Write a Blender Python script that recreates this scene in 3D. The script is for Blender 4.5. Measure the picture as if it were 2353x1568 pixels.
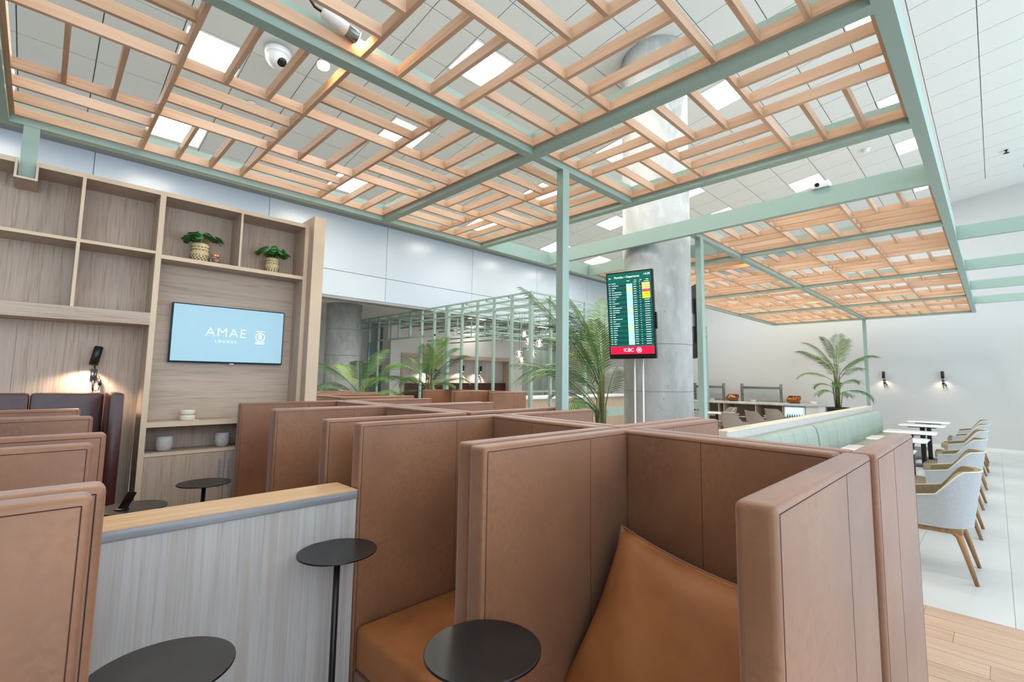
import bpy, bmesh, math, random
from mathutils import Vector, Matrix
from math import sin, cos, pi, radians, sqrt, atan2

for o in list(bpy.data.objects): bpy.data.objects.remove(o, do_unlink=True)
SC = bpy.context.scene
COL = SC.collection

# ------------------------------------------------------------------ camera
F_PX, CX, CY, YAW, PITCH, ROLL = 1095.5946, 1223.4931, 765.6257, .8016, .0972, .0107
CAMH = 1.5
fwd = Vector((cos(PITCH)*sin(YAW), cos(PITCH)*cos(YAW), sin(PITCH)))
rt = Vector((cos(YAW), -sin(YAW), 0)); up = rt.cross(fwd)
r2 = cos(ROLL)*rt + sin(ROLL)*up; u2 = -sin(ROLL)*rt + cos(ROLL)*up
cam_d = bpy.data.cameras.new('camera'); cam = bpy.data.objects.new('camera', cam_d); COL.objects.link(cam)
cam.matrix_world = Matrix(((r2.x, u2.x, -fwd.x, 0), (r2.y, u2.y, -fwd.y, 0), (r2.z, u2.z, -fwd.z, CAMH), (0, 0, 0, 1)))
cam_d.sensor_width = 36; cam_d.lens = F_PX/2353*36
cam_d.shift_x = (1176.5-CX)/2353; cam_d.shift_y = (CY-784)/2353
cam_d.clip_start = .02; cam_d.clip_end = 200
SC.camera = cam

# ------------------------------------------------------------------ sky, exposure
W = bpy.data.worlds.new('sky'); SC.world = W; W.use_nodes = True
bg = W.node_tree.nodes['Background']; bg.inputs[0].default_value = (.74, .87, 1.0, 1); bg.inputs[1].default_value = 2.6
SC.view_settings.view_transform = 'Standard'; SC.view_settings.look = 'None'
SC.view_settings.exposure = 0.46; SC.view_settings.gamma = 1; SC.view_settings.use_curve_mapping = False
PANEL_EMIT = 26.0
cy_ = SC.cycles
cy_.max_bounces = 5; cy_.diffuse_bounces = 3; cy_.glossy_bounces = 2; cy_.transmission_bounces = 4; cy_.transparent_max_bounces = 4
cy_.caustics_reflective = False; cy_.caustics_refractive = False; cy_.use_adaptive_sampling = True; cy_.adaptive_threshold = .1; cy_.use_denoising = True

# ------------------------------------------------------------------ materials
def lin(c):
    return tuple(((v/255)/12.92 if v/255 <= .04045 else ((v/255+.055)/1.055)**2.4) for v in c) + (1,)
MATS = {}
def mat(name, col, rough=.5, spec=.5, metal=0, emit=None, estr=0, noise=None, bump=None, trans=0, alpha=1, coat=0, rand=0, sheen=0):
    """noise=(scale xyz, second colour, contrast lo, hi, detail); bump=(scale xyz, strength, distance)"""
    m = bpy.data.materials.new(name); m.use_nodes = True; nt = m.node_tree; b = nt.nodes['Principled BSDF']
    b.inputs['Base Color'].default_value = lin(col); b.inputs['Roughness'].default_value = rough
    b.inputs['Specular IOR Level'].default_value = spec; b.inputs['Metallic'].default_value = metal
    if coat: b.inputs['Coat Weight'].default_value = coat; b.inputs['Coat Roughness'].default_value = .15
    if sheen: b.inputs['Sheen Weight'].default_value = sheen; b.inputs['Sheen Roughness'].default_value = .45; b.inputs['Sheen Tint'].default_value = (.8, .86, 1, 1)
    if trans: b.inputs['Transmission Weight'].default_value = trans
    if alpha < 1: b.inputs['Alpha'].default_value = alpha
    if emit: b.inputs['Emission Color'].default_value = lin(emit); b.inputs['Emission Strength'].default_value = estr
    tc = None
    def coords(scale):
        nonlocal tc
        if tc is None:
            tc = nt.nodes.new('ShaderNodeTexCoord')
            oi = nt.nodes.new('ShaderNodeObjectInfo')
            vm = nt.nodes.new('ShaderNodeVectorMath'); vm.operation = 'ADD'
            mul = nt.nodes.new('ShaderNodeVectorMath'); mul.operation = 'SCALE'; mul.inputs['Scale'].default_value = 7.3
            nt.links.new(oi.outputs['Random'], mul.inputs[0])
            nt.links.new(tc.outputs['Object'], vm.inputs[0]); nt.links.new(mul.outputs[0], vm.inputs[1])
            tc = vm
        mp = nt.nodes.new('ShaderNodeMapping'); mp.inputs['Scale'].default_value = scale
        nt.links.new(tc.outputs[0], mp.inputs['Vector']); return mp
    last = None
    if noise:
        layers = noise if isinstance(noise, list) else [noise]
        for sc, c2, lo, hi, det in layers:
            mp = coords(sc); n = nt.nodes.new('ShaderNodeTexNoise'); n.inputs['Scale'].default_value = 1; n.inputs['Detail'].default_value = det
            nt.links.new(mp.outputs[0], n.inputs['Vector'])
            mr = nt.nodes.new('ShaderNodeMapRange'); mr.inputs['From Min'].default_value = lo; mr.inputs['From Max'].default_value = hi
            nt.links.new(n.outputs['Fac'], mr.inputs['Value'])
            mx = nt.nodes.new('ShaderNodeMix'); mx.data_type = 'RGBA'
            nt.links.new(mr.outputs[0], mx.inputs[0])
            if last is None: mx.inputs[6].default_value = lin(col)
            else: nt.links.new(last, mx.inputs[6])
            mx.inputs[7].default_value = lin(c2); last = mx.outputs[2]
    if rand:
        oi = nt.nodes.new('ShaderNodeObjectInfo'); hs = nt.nodes.new('ShaderNodeHueSaturation')
        mr = nt.nodes.new('ShaderNodeMapRange'); mr.inputs['To Min'].default_value = 1-rand; mr.inputs['To Max'].default_value = 1+rand
        nt.links.new(oi.outputs['Random'], mr.inputs['Value']); nt.links.new(mr.outputs[0], hs.inputs['Value'])
        if last is None: hs.inputs['Color'].default_value = lin(col)
        else: nt.links.new(last, hs.inputs['Color'])
        last = hs.outputs[0]
    if last is not None: nt.links.new(last, b.inputs['Base Color'])
    if bump:
        sc, st, di = bump
        mp = coords(sc); n = nt.nodes.new('ShaderNodeTexNoise'); n.inputs['Scale'].default_value = 1; n.inputs['Detail'].default_value = 4
        nt.links.new(mp.outputs[0], n.inputs['Vector'])
        bp = nt.nodes.new('ShaderNodeBump'); bp.inputs['Strength'].default_value = st; bp.inputs['Distance'].default_value = di
        nt.links.new(n.outputs['Fac'], bp.inputs['Height']); nt.links.new(bp.outputs[0], b.inputs['Normal'])
    if emit and not name.startswith('panel'): m.cycles.emission_sampling = 'NONE'
    MATS[name] = m
    return m
mat('teal', (158, 182, 171), .42, .45)
mat('teal_dark', (120, 150, 140), .5)
mat('slat', (216, 178, 146), .5, .35, noise=[((2.5, 70, 70), (190, 146, 110), .35, .75, 4), ((1.2, 3, 3), (222, 188, 160), .4, .7, 2)], rand=.1)
mat('ceiling_tile', (226, 228, 224), .85, .2)
mat('ceiling_grid', (140, 142, 140), .8, .2)
mat('plaster', (226, 226, 222), .85, .2)
mat('wall_far', (200, 200, 196), .8, .25, noise=((.25, .25, .25), (194, 199, 202), .4, .65, 2))
mat('wall_panel', (186, 197, 208), .25, .5, noise=((.3, .3, .3), (196, 204, 208), .4, .7, 2))
mat('joint', (120, 128, 136), .7)
mat('concrete', (196, 197, 194), .5, .45, noise=[((3, 3, 1.2), (168, 170, 168), .42, .68, 6), ((9, 9, 5), (208, 211, 212), .5, .75, 8), ((30, 30, 30), (90, 92, 92), .66, .78, 6)], bump=((14, 14, 8), .25, .01))
mat('concrete_joint', (136, 138, 136), .6)
mat('oak_v', (198, 177, 157), .5, .35, noise=[((170, 170, 5), (164, 142, 124), .4, .7, 6), ((30, 30, 1.2), (196, 178, 162), .42, .7, 3)])
mat('oak_h', (198, 177, 157), .5, .35, noise=[((5, 170, 170), (166, 146, 128), .4, .7, 6), ((1.2, 30, 30), (196, 178, 162), .42, .7, 3)])
mat('oak_edge_lit', (222, 200, 172), .5, .35)  # oak paled to put the light on front edges into colour
mat('oak_light', (226, 190, 148), .42, .4, noise=((3, 60, 60), (208, 168, 126), .35, .7, 5))
mat('oak_grey', (194, 189, 184), .5, .35, noise=[((220, 220, 4), (162, 155, 149), .42, .7, 6), ((110, 110, 2), (202, 199, 196), .42, .7, 3), ((26, 26, .8), (184, 172, 163), .5, .72, 2)])
mat('oak_pale', (214, 210, 203), .5, .35, noise=((160, 160, 4), (194, 188, 180), .4, .7, 5))
mat('cap_pale', (234, 220, 196), .45, .4)
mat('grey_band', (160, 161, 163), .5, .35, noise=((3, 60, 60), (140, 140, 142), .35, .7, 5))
mat('leather', (150, 104, 73), .44, .5, noise=[((3, 3, 3), (126, 84, 58), .42, .7, 4), ((60, 60, 60), (138, 95, 68), .45, .7, 4)], bump=((140, 140, 140), .12, .002), sheen=.26)
mat('leather_seat', (172, 110, 64), .55, .35, noise=[((4, 4, 4), (146, 88, 50), .42, .7, 4)], bump=((140, 140, 140), .18, .002))
mat('stitch', (72, 42, 30), .7, .2)
mat('leather_dark', (74, 34, 30), .28, .5, noise=((5, 5, 5), (54, 24, 24), .4, .7, 3), bump=((30, 30, 30), .25, .004))
mat('black', (22, 22, 24), .38, .5)
mat('black_table', (20, 20, 22), .3, .5, noise=((9, 9, 9), (34, 33, 30), .5, .7, 3), bump=((220, 220, 220), .2, .001))
mat('black_gloss', (10, 11, 13), .12, .5)
mat('steel', (150, 150, 150), .3, .5, 1)
mat('white', (236, 237, 236), .4, .4)
mat('white_gloss', (238, 240, 240), .15, .5)
mat('floor', (200, 202, 198), .3, .45, noise=((.8, .8, .8), (210, 211, 208), .4, .65, 4))
mat('floor_joint', (184, 186, 182), .5)
mat('plank', (200, 172, 148), .42, .4, noise=[((90, 2.5, 30), (178, 146, 120), .38, .7, 5)], rand=.08)
mat('sage', (164, 178, 166), .55, .4, bump=((90, 90, 90), .15, .002))
mat('sage_dark', (96, 112, 100), .6)
mat('sage_seat', (176, 174, 146), .55, .4)
mat('chair_out', (176, 179, 180), .8, .25, noise=((60, 60, 60), (168, 172, 174), .4, .7, 3))
mat('chair_in', (160, 146, 118), .8, .25, noise=((60, 60, 60), (146, 132, 106), .4, .7, 3))
mat('piping', (206, 204, 190), .7)
mat('chair_wood', (160, 124, 86), .45, .4, noise=((40, 40, 3), (134, 100, 66), .4, .7, 4))
mat('taupe', (156, 148, 140), .8, .25)
mat('panel_light', (255, 255, 255), .5, 0, emit=(255, 246, 234), estr=PANEL_EMIT)
mat('panel_fill', (255, 255, 255), .5, 0, emit=(255, 246, 234), estr=7)  # glow of the added panels over the kiosk
mat('lamp_warm', (255, 236, 200), .5, 0, emit=(255, 206, 140), estr=40)
mat('lens_warm', (255, 240, 210), .5, 0, emit=(255, 222, 160), estr=16)
mat('leaf', (74, 116, 40), .42, .5, noise=((4, 4, 4), (40, 84, 26), .4, .65, 3), rand=.25)
mat('leaf_light', (116, 150, 58), .42, .5, rand=.2)
mat('leaf_round', (46, 116, 52), .35, .5, rand=.25)
mat('stem', (96, 112, 52), .5)
mat('trunk', (98, 82, 58), .7)
mat('soil', (44, 36, 30), .9)
mat('ceramic', (216, 196, 150), .5, .4)
mat('hole', (30, 26, 22), .8)
mat('owl_body', (120, 92, 84), .5, .4, noise=((60, 60, 60), (190, 160, 140), .5, .6, 3))
mat('owl_top', (220, 120, 60), .5)
mat('stone_cup', (204, 202, 198), .7, .3, noise=((40, 40, 40), (188, 186, 182), .4, .7, 4))
mat('cream', (232, 226, 206), .6)
mat('tv_display', (110, 140, 150), .25, .4, emit=(164, 206, 224), estr=.5)
mat('tv_text', (236, 248, 252), .3, .2, emit=(240, 252, 255), estr=.8)
mat('tv_bezel', (30, 62, 78), .3, .5)
mat('fid_green', (8, 84, 72), .2, .4, emit=(6, 86, 74), estr=.75)
mat('fid_green2', (4, 66, 64), .2, .4, emit=(4, 64, 64), estr=.75)
mat('fid_text', (220, 236, 236), .3, .2, emit=(220, 240, 240), estr=.9)
mat('fid_blue', (160, 205, 222), .3, .2, emit=(160, 208, 226), estr=.8)
mat('fid_orange', (246, 190, 110), .3, .2, emit=(246, 190, 110), estr=.9)
mat('fid_yellow', (226, 214, 40), .3, .2, emit=(228, 216, 40), estr=.9)
mat('fid_pink', (214, 60, 96), .3, .2, emit=(216, 60, 96), estr=.9)
mat('fid_red', (222, 24, 60), .3, .2, emit=(224, 24, 60), estr=.85)
mat('bulb_glass', (255, 255, 255), .02, .5, trans=1)
mat('glass_green', (196, 222, 212), .05, .5, trans=.92)
mat('window_glass', (240, 248, 250), .02, .5, trans=1)
mat('orange_fruit', (222, 120, 40), .5)
mat('bread', (206, 160, 96), .7)
mat('basket', (140, 84, 52), .6)
mat('fridge', (196, 224, 232), .3, .4, emit=(200, 226, 236), estr=.6)

# ------------------------------------------------------------------ helpers
def link(name, me, mt, parent=None, loc=(0, 0, 0), rot=(0, 0, 0)):
    o = bpy.data.objects.new(name, me); COL.objects.link(o)
    if mt is not None and me is not None and not me.materials: me.materials.append(MATS[mt])
    o.parent = parent; o.location = loc; o.rotation_euler = rot
    return o
def thing(name, label, cat, loc=(0, 0, 0), rz=0, group=None, kind=None):
    o = bpy.data.objects.new(name, None); COL.objects.link(o); o.empty_display_size = .1
    o.location = loc; o.rotation_euler = (0, 0, rz)
    tag(o, label, cat, group, kind); return o
def tag(o, label=None, cat=None, group=None, kind=None):
    if label: o['label'] = label
    if cat: o['category'] = cat
    if group: o['group'] = group
    if kind: o['kind'] = kind
    return o
def struct(o, label=None):
    o['kind'] = 'structure'
    if label: o['label'] = label
    return o
class MB:
    """collects shapes into one mesh"""
    def __init__(s): s.v = []; s.f = []; s.sm = []
    def add(s, vs, fs, smooth=False):
        n = len(s.v); s.v += [tuple(v) for v in vs]; s.f += [tuple(i+n for i in f) for f in fs]; s.sm += [smooth]*len(fs); return s
    def box(s, x0, x1, y0, y1, z0, z1, M=None):
        vs = [Vector(p) for p in ((x0, y0, z0), (x1, y0, z0), (x1, y1, z0), (x0, y1, z0), (x0, y0, z1), (x1, y0, z1), (x1, y1, z1), (x0, y1, z1))]
        if M is not None: vs = [M @ v for v in vs]
        return s.add(vs, [(3, 2, 1, 0), (4, 5, 6, 7), (0, 1, 5, 4), (1, 2, 6, 5), (2, 3, 7, 6), (3, 0, 4, 7)])
    def tube(s, pts, rad, n=8, cap=True):
        pts = [Vector(p) for p in pts]; rs = rad if isinstance(rad, (list, tuple)) else [rad]*len(pts)
        vs = []; ref = None
        for i, p in enumerate(pts):
            t = (pts[min(i+1, len(pts)-1)]-pts[max(i-1, 0)]).normalized()
            if ref is None: ref = Vector((0, 0, 1)) if abs(t.z) < .9 else Vector((1, 0, 0))
            a = t.cross(ref).normalized(); b = a.cross(t).normalized(); ref = b
            for k in range(n):
                an = 2*pi*k/n; vs.append(p+rs[i]*(cos(an)*a+sin(an)*b))
        fs = [(i*n+k, i*n+(k+1) % n, (i+1)*n+(k+1) % n, (i+1)*n+k) for i in range(len(pts)-1) for k in range(n)]
        s.add(vs, fs, True)
        if cap:
            m = len(vs); base = len(s.v)-m
            s.f.append(tuple(base+k for k in range(n-1, -1, -1))); s.sm.append(False)
            s.f.append(tuple(base+m-n+k for k in range(n))); s.sm.append(False)
        return s
    def lathe(s, prof, n=24, c=(0, 0, 0), smooth=True):
        vs = []; fs = []
        for r, z in prof:
            for k in range(n): vs.append((c[0]+r*cos(2*pi*k/n), c[1]+r*sin(2*pi*k/n), c[2]+z))
        for i in range(len(prof)-1):
            for k in range(n): fs.append((i*n+k, i*n+(k+1) % n, (i+1)*n+(k+1) % n, (i+1)*n+k))
        s.add(vs, fs, smooth); m = len(s.v)-len(vs)
        if prof[0][0] > 1e-6: s.f.append(tuple(m+k for k in range(n-1, -1, -1))); s.sm.append(False)
        if prof[-1][0] > 1e-6: s.f.append(tuple(m+(len(prof)-1)*n+k for k in range(n))); s.sm.append(False)
        return s
    def mesh(s, name, bevel=0, seg=2):
        me = bpy.data.meshes.new(name); me.from_pydata(s.v, [], s.f)
        if bevel:
            bm = bmesh.new(); bm.from_mesh(me)
            bmesh.ops.bevel(bm, geom=list(bm.edges), offset=bevel, segments=seg, profile=.6, affect='EDGES')
            for f in bm.faces: f.smooth = True
            bm.to_mesh(me); bm.free()
            try: me.set_sharp_from_angle(angle=radians(50))
            except Exception: pass
        else:
            me.polygons.foreach_set('use_smooth', s.sm)
        me.update(); return me
    def build(s, name, mt, parent=None, bevel=0, seg=2, loc=(0, 0, 0), rot=(0, 0, 0)):
        return link(name, s.mesh(name, bevel, seg), mt, parent, loc, rot)
def wbox(name, b, mt, parent=None, bevel=0, seg=2):
    """box in world coordinates; its mesh is centred on the box"""
    x0, x1, y0, y1, z0, z1 = b
    c = Vector(((x0+x1)/2, (y0+y1)/2, (z0+z1)/2))
    m = MB().box(x0-c.x, x1-c.x, y0-c.y, y1-c.y, z0-c.z, z1-c.z)
    pl = Vector((0, 0, 0))
    q = parent
    while q is not None: pl += q.location; q = q.parent
    return m.build(name, mt, parent, bevel, seg, loc=c-pl)
_cache = {}
def shared_box(lx, ly, lz, mt, bev=0):
    k = (round(lx, 3), round(ly, 3), round(lz, 3), mt, bev)
    if k not in _cache:
        me = MB().box(-lx/2, lx/2, -ly/2, ly/2, -lz/2, lz/2).mesh('piece', bev, 1); me.materials.append(MATS[mt]); _cache[k] = me
    return _cache[k]
def text(name, s, mt, parent, loc, rot, size, align='CENTER', ext=.0008, sp=1.0, off=0):
    cu = bpy.data.curves.new(name, 'FONT'); cu.body = s; cu.size = size; cu.align_x = align; cu.align_y = 'CENTER'; cu.extrude = ext; cu.space_character = sp
    cu.offset = off
    o = bpy.data.objects.new(name, cu); COL.objects.link(o); bpy.context.view_layer.update()
    me = bpy.data.meshes.new_from_object(o.evaluated_get(bpy.context.evaluated_depsgraph_get())); bpy.data.objects.remove(o); bpy.data.curves.remove(cu)
    me.materials.clear()
    return link(name, me, mt, parent, loc, rot)

H = 3.0            # underside of the pergola beams
XW = 14.84         # far wall
YB = 8.97          # bulkhead wall
SL = .14           # fall of the ceiling towards the bulkhead
def zc(y): return CAMH+4.37-SL*y

# ------------------------------------------------------------------ the room
fl = struct(wbox('floor', (-6, XW+.2, -6, 15, -.12, -.004), 'floor_joint'), 'pale stone floor of the lounge')
def fpiece(nm, x0, x1, y0, y1, mt):
    g = .0015
    link(nm, shared_box(x1-x0-2*g, y1-y0-2*g, .012, mt), None, fl, Vector(((x0+x1)/2, (y0+y1)/2, 0-.006))-fl.location)
tiles = []
x = 4.32
while x < XW-.05:
    x1 = min(x+1.2, XW-.02)
    y = -1.8
    while y < 1.2: tiles.append((x, x1, y, y+.6)); y += .6
    x = x1
for t in tiles: fpiece('tile', *t, 'floor')
for i in range(12):
    px0 = 2.34+i*.165; off = (i*.37) % .9
    y = -1.8-off+.0
    while y < 1.2:
        fpiece('plank', px0, px0+.165, max(y, -1.8), min(y+.9, 1.2), 'plank'); y += .9
# rest of the floor surface
m = MB()
m.box(-6, XW, -6, -1.8, -.004, 0); m.box(-6, 2.34, -1.8, 1.2, -.004, 0); m.box(-6, XW, 1.2, 15, -.004, 0); m.box(4.32-.0, 4.32, -1.8, 1.2, -.004, 0)
m.build('floor_surface', 'floor', fl, loc=-fl.location)

# sloped ceiling: slab, tiles, border
ceil = struct(link('ceiling', None, None, None), 'sloping white tiled ceiling')
bpy.data.objects.remove(ceil)
ang = -math.atan(SL)
m = MB(); ys = (-6, YB+.05)
vs = []
for z_off in (.0225, .15):
    for (xx, yy) in ((-6, ys[0]), (XW+.1, ys[0]), (XW+.1, ys[1]), (-6, ys[1])): vs.append((xx, yy, zc(yy)+z_off))
m.add(vs, [(0, 1, 2, 3), (7, 6, 5, 4), (0, 4, 5, 1), (1, 5, 6, 2), (2, 6, 7, 3), (3, 7, 4, 0)])
ceil = struct(m.build('ceiling', 'ceiling_grid'), 'sloping white tiled ceiling')
PX, PY = .592, .58
tl_y = PY/cos(ang)
TX0, TY0 = 6.40-PX/2, .478
lights = {(-12, 12), (-9, 9), (-9, 12), (-5, 6), (-5, 9), (-5, 12), (0, 0), (0, 3), (0, 6), (0, 9), (0, 12), (4, 0), (4, 6), (4, 9), (4, 12), (7, 0), (7, 3), (7, 6), (11, 0), (-5, 3), (-5, 0), (-9, 6), (-9, 3), (-9, 0), (7, 9), (7, 12), (11, 3), (11, 6), (11, 9)}
def seen(x, y, z):
    d = Vector((x, y, z-CAMH)); q = d.dot(fwd)
    if q < .3: return False
    px = CX+F_PX*d.dot(r2)/q; py = CY-F_PX*d.dot(u2)/q
    return -60 < px < 2413 and -60 < py < 1600
kmax = 12; cells = []
for k in range(-20, kmax+1):
    for j in range(-9, 15):
        x = TX0+PX*(k+.5); y = TY0+PY*(j+.5)
        if y > YB-.2 or x > 13.8: continue
        cells.append((k, j, x, y, seen(x, y, zc(y)), sqrt(x*x+y*y)))
tm = shared_box(PX-.010, tl_y-.010, .02, 'ceiling_tile')
nt_ = 0; rest = MB()
for k, j, x, y, s, d in sorted(cells, key=lambda c: (not c[4], c[5])):
    if (k, j) in lights: continue
    if s and nt_ < 290:
        link('tile', tm, None, ceil, (x, y, zc(y)+.012), (ang, 0, 0)); nt_ += 1
    else:
        M = Matrix.Translation((x, y, zc(y)+.012)) @ Matrix.Rotation(ang, 4, 'X')
        rest.box(-PX/2+.005, PX/2-.005, -tl_y/2+.005, tl_y/2-.005, -.01, .01, M)
o = rest.build('tile_field', 'ceiling_tile', ceil); o['kind'] = 'stuff'
m = MB()
xb = TX0+PX*13
vs = []
for z_off in (0, .03):
    for (xx, yy) in ((xb, -6), (XW+.05, -6), (XW+.05, YB), (xb, YB)): vs.append((xx, yy, zc(yy)+z_off))
m.add(vs, [(3, 2, 1, 0), (4, 5, 6, 7), (0, 1, 5, 4), (1, 2, 6, 5), (2, 3, 7, 6), (3, 0, 4, 7)])
m.build('border', 'plaster', ceil)
m = MB(); M = Matrix.Translation((4, .545, zc(.545)+.004)) @ Matrix.Rotation(ang, 4, 'X'); m.box(-10, 9.85, -.066, .066, -.006, .006, M); m.build('border', 'plaster', ceil)
ordn = ['first', 'second', 'third', 'fourth', 'fifth', 'sixth', 'seventh', 'eighth', 'ninth', 'tenth', 'eleventh', 'twelfth']
rows_ = sorted({j for k, j in lights}, reverse=True)
for (k, j) in sorted(lights):
    x = TX0+PX*(k+.5); y = TY0+PY*(j+.5)
    if j == 0: y += .065
    rw = sorted(kk_ for kk_, jj_ in lights if jj_ == j)
    L = thing('ceiling_light', f'square ceiling light panel, {ordn[rw.index(k)]} along the {ordn[rows_.index(j)]} row from the bulkhead', 'light', (x, y, zc(y)), 0, 'ceiling light panels')
    L.rotation_euler = (ang, 0, 0)
    m = MB(); a, b2, t = PX/2-.004, tl_y/2-.004-(.07 if j == 0 else 0), .02
    m.box(-a, a, -b2, -b2+t, -.004, .024); m.box(-a, a, b2-t, b2, -.004, .024); m.box(-a, -a+t, -b2+t, b2-t, -.004, .024); m.box(a-t, a, -b2+t, b2-t, -.004, .024)
    m.build('frame', 'white', L)
    MB().add([(-a+t, -b2+t, .004), (-a+t, b2-t, .004), (a-t, b2-t, .004), (a-t, -b2+t, .004)], [(0, 1, 2, 3)]).build('diffuser', 'panel_light', L)

# walls
struct(wbox('wall_far', (XW, XW+.2, -6, 15, -.1, 7.2), 'wall_far'), 'pale plain end wall with two wall lamps')
struct(wbox('baseboard_far', (XW-.015, XW, -6, 7, 0, .09), 'plaster'))
struct(wbox('wall_rear', (-6.2, -6, -6, 15, -.1, 7.2), 'plaster'))
struct(wbox('wall_back', (-6, XW, 14.0, 14.2, -.1, 3.4), 'plaster'))
# window side behind the camera's right
wn = struct(wbox('window_1', (-6, XW, -6.05, -5.95, 0, .25), 'white'), 'tall window wall')
for i in range(9):
    xx = -6+i*2.6
    wbox('mullion', (xx-.05, xx+.05, -6.08, -5.92, .25, zc(-6)+.05), 'white', wn)
wbox('transom', (-6, XW, -6.06, -5.94, 3.0, 3.1), 'white', wn)
# bulkhead with panels
zb0, zj = CAMH+.1735*YB, CAMH+.2285*YB
bw = struct(wbox('wall_bulkhead', (-6, XW, YB+.02, YB+.3, zb0, zc(YB)+.1), 'joint'), 'pale blue panelled bulkhead over the passage')
xj = [.33+2.272*i for i in range(-3, 8)]
xs = [-6]+[v for v in xj if -6 < v < XW]+[XW]
for a, b in zip(xs, xs[1:]):
    for (z0, z1) in ((zb0, zj), (zj, zc(YB)+.05)):
        wbox('panel', (a+.004, b-.004, YB, YB+.02, z0+.005, z1-.005), 'wall_panel', bw)
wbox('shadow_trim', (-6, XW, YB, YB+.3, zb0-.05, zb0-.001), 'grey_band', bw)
struct(wbox('ceiling_rear', (-6, XW, YB+.3, 14.0, 3.22, 3.3), 'plaster'))

for i_, (x, y) in enumerate(((8.6, 10.6), (11.4, 10.6), (10.0, 12.2), (13.4, 12.0))):  # added panels, out of sight, that brighten the kiosk interior
    L = thing('added_passage_fill', f'added unseen fill panel in the low ceiling above the kiosk, {ordn[i_]} of four', 'light', (x, y, 3.22), 0, 'added fill panels of the low ceiling')
    MB().box(-.3, .3, -.3, .3, -.02, -.001).build('frame', 'white', L); MB().add([(-.28, -.28, -.0215), (-.28, .28, -.0215), (.28, .28, -.0215), (.28, -.28, -.0215)], [(0, 1, 2, 3)]).build('diffuser', 'panel_fill', L)
# concrete columns
def column(name, cx, cy, r, z1, label, joints):
    o = struct(MB().lathe([(r, -.02), (r, z1)], 64, (0, 0, 0)).build(name, 'concrete', None, loc=(cx, cy, 0)), label)
    for zz in joints:
        MB().lathe([(r+.0015, zz), (r+.0015, zz+.008)], 64).build('pour_joint', 'concrete_joint', o)
    return o
c1 = column('concrete_column', 5.02, 2.82, .39, zc(2.82)+.03, 'thick round concrete column behind the departures screen', (.55, 1.38, 1.9))
c2 = column('concrete_column', 4.95, 11.0, .39, 3.25, 'round concrete column under the bulkhead by the shelf unit', (1.25, 2.0, 2.6))
for o_, lb in ((c1, 0), (c2, 0)): o_['kind'] = 'structure'
MB().tube([(5.02+.30, 2.82-.27, .0), (5.02+.30, 2.82-.27, zc(2.5))], .012).build('conduit', 'steel', c1, loc=(-5.02, -2.82, 0))

# ------------------------------------------------------------------ pergolas
BW = .07; BH = .15
YA3, YL1, YBK = (.200, .267), (2.135, 2.2), (4.125, 4.195)
def beam(par, b, nm='beam'): return wbox(nm, b, 'teal', par)
SZ0, SZ1, ST = H+.042, H+.099, .022
def slat(par, x0, x1, y0, y1):
    along_x = (x1-x0) > (y1-y0)
    L = (x1-x0) if along_x else (y1-y0)
    me = shared_box(L, ST, SZ1-SZ0, 'slat')
    link('slat', me, None, par, Vector(((x0+x1)/2, (y0+y1)/2, (SZ0+SZ1)/2))-par.location, (0, 0, 0 if along_x else pi/2))
def bay(par, x0, x1, y0, y1, nc, i0, j0, odd):
    h = ST/2
    slat(par, x0, x1, y0, y0+ST); slat(par, x0, x1, y1-ST, y1)
    slat(par, x0, x0+ST, y0+ST, y1-ST); slat(par, x1-ST, x1, y0+ST, y1-ST)
    xs = [x0+h+(x1-x0-ST)*i/nc for i in range(nc+1)]; ys = [y0+h+(y1-y0-ST)*j/3 for j in range(4)]
    for i in range(1, nc): slat(par, xs[i]-h, xs[i]+h, y0+ST, y1-ST)
    for i in range(nc):
        for j in range(1, 3): slat(par, xs[i]+h, xs[i+1]-h, ys[j]-h, ys[j]+h)
        for j in range(3):
            ydir = ((i+i0+j+j0) % 2 == 0) ^ odd
            for q in (1, 2):
                if ydir:
                    xx = xs[i]+(xs[i+1]-xs[i])*q/3; slat(par, xx-h, xx+h, ys[j]+h, ys[j+1]-h)
                else:
                    yy = ys[j]+(ys[j+1]-ys[j])*q/3; slat(par, xs[i]+h, xs[i+1]-h, yy-h, yy+h)
pg = thing('pergola', 'sage green steel pergola with wooden lattice slats over the leather booths', 'pergola', (2.53, 2.16, 0))
XB0, XB1, XB2 = (-.30, -.234), (2.19, 2.26), (3.405, 3.475)
for yy in (YA3, YL1, YBK): beam(pg, (XB0[0], XB2[1], yy[0], yy[1], H, H+BH))
for xx in (XB0, XB1, XB2):
    for ya, yb in ((YA3[1], YL1[0]), (YL1[1], YBK[0])): beam(pg, (xx[0], xx[1], ya, yb, H, H+BH))
for (xa, xb, nc, i0) in ((XB0[1], XB1[0], 4, 0), (XB1[1], XB2[0], 2, 4)):
    for (ya, yb, j0) in ((YA3[1], YL1[0], 0), (YL1[1], YBK[0], 3)): bay(pg, xa, xb, ya, yb, nc, i0, j0, False)
wbox('post', (2.497, 2.566, 2.13, 2.19, .0, H), 'teal', pg)
wbox('post', (-.172, -.102, 4.128, 4.192, 2.668, H), 'teal', pg)

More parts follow.
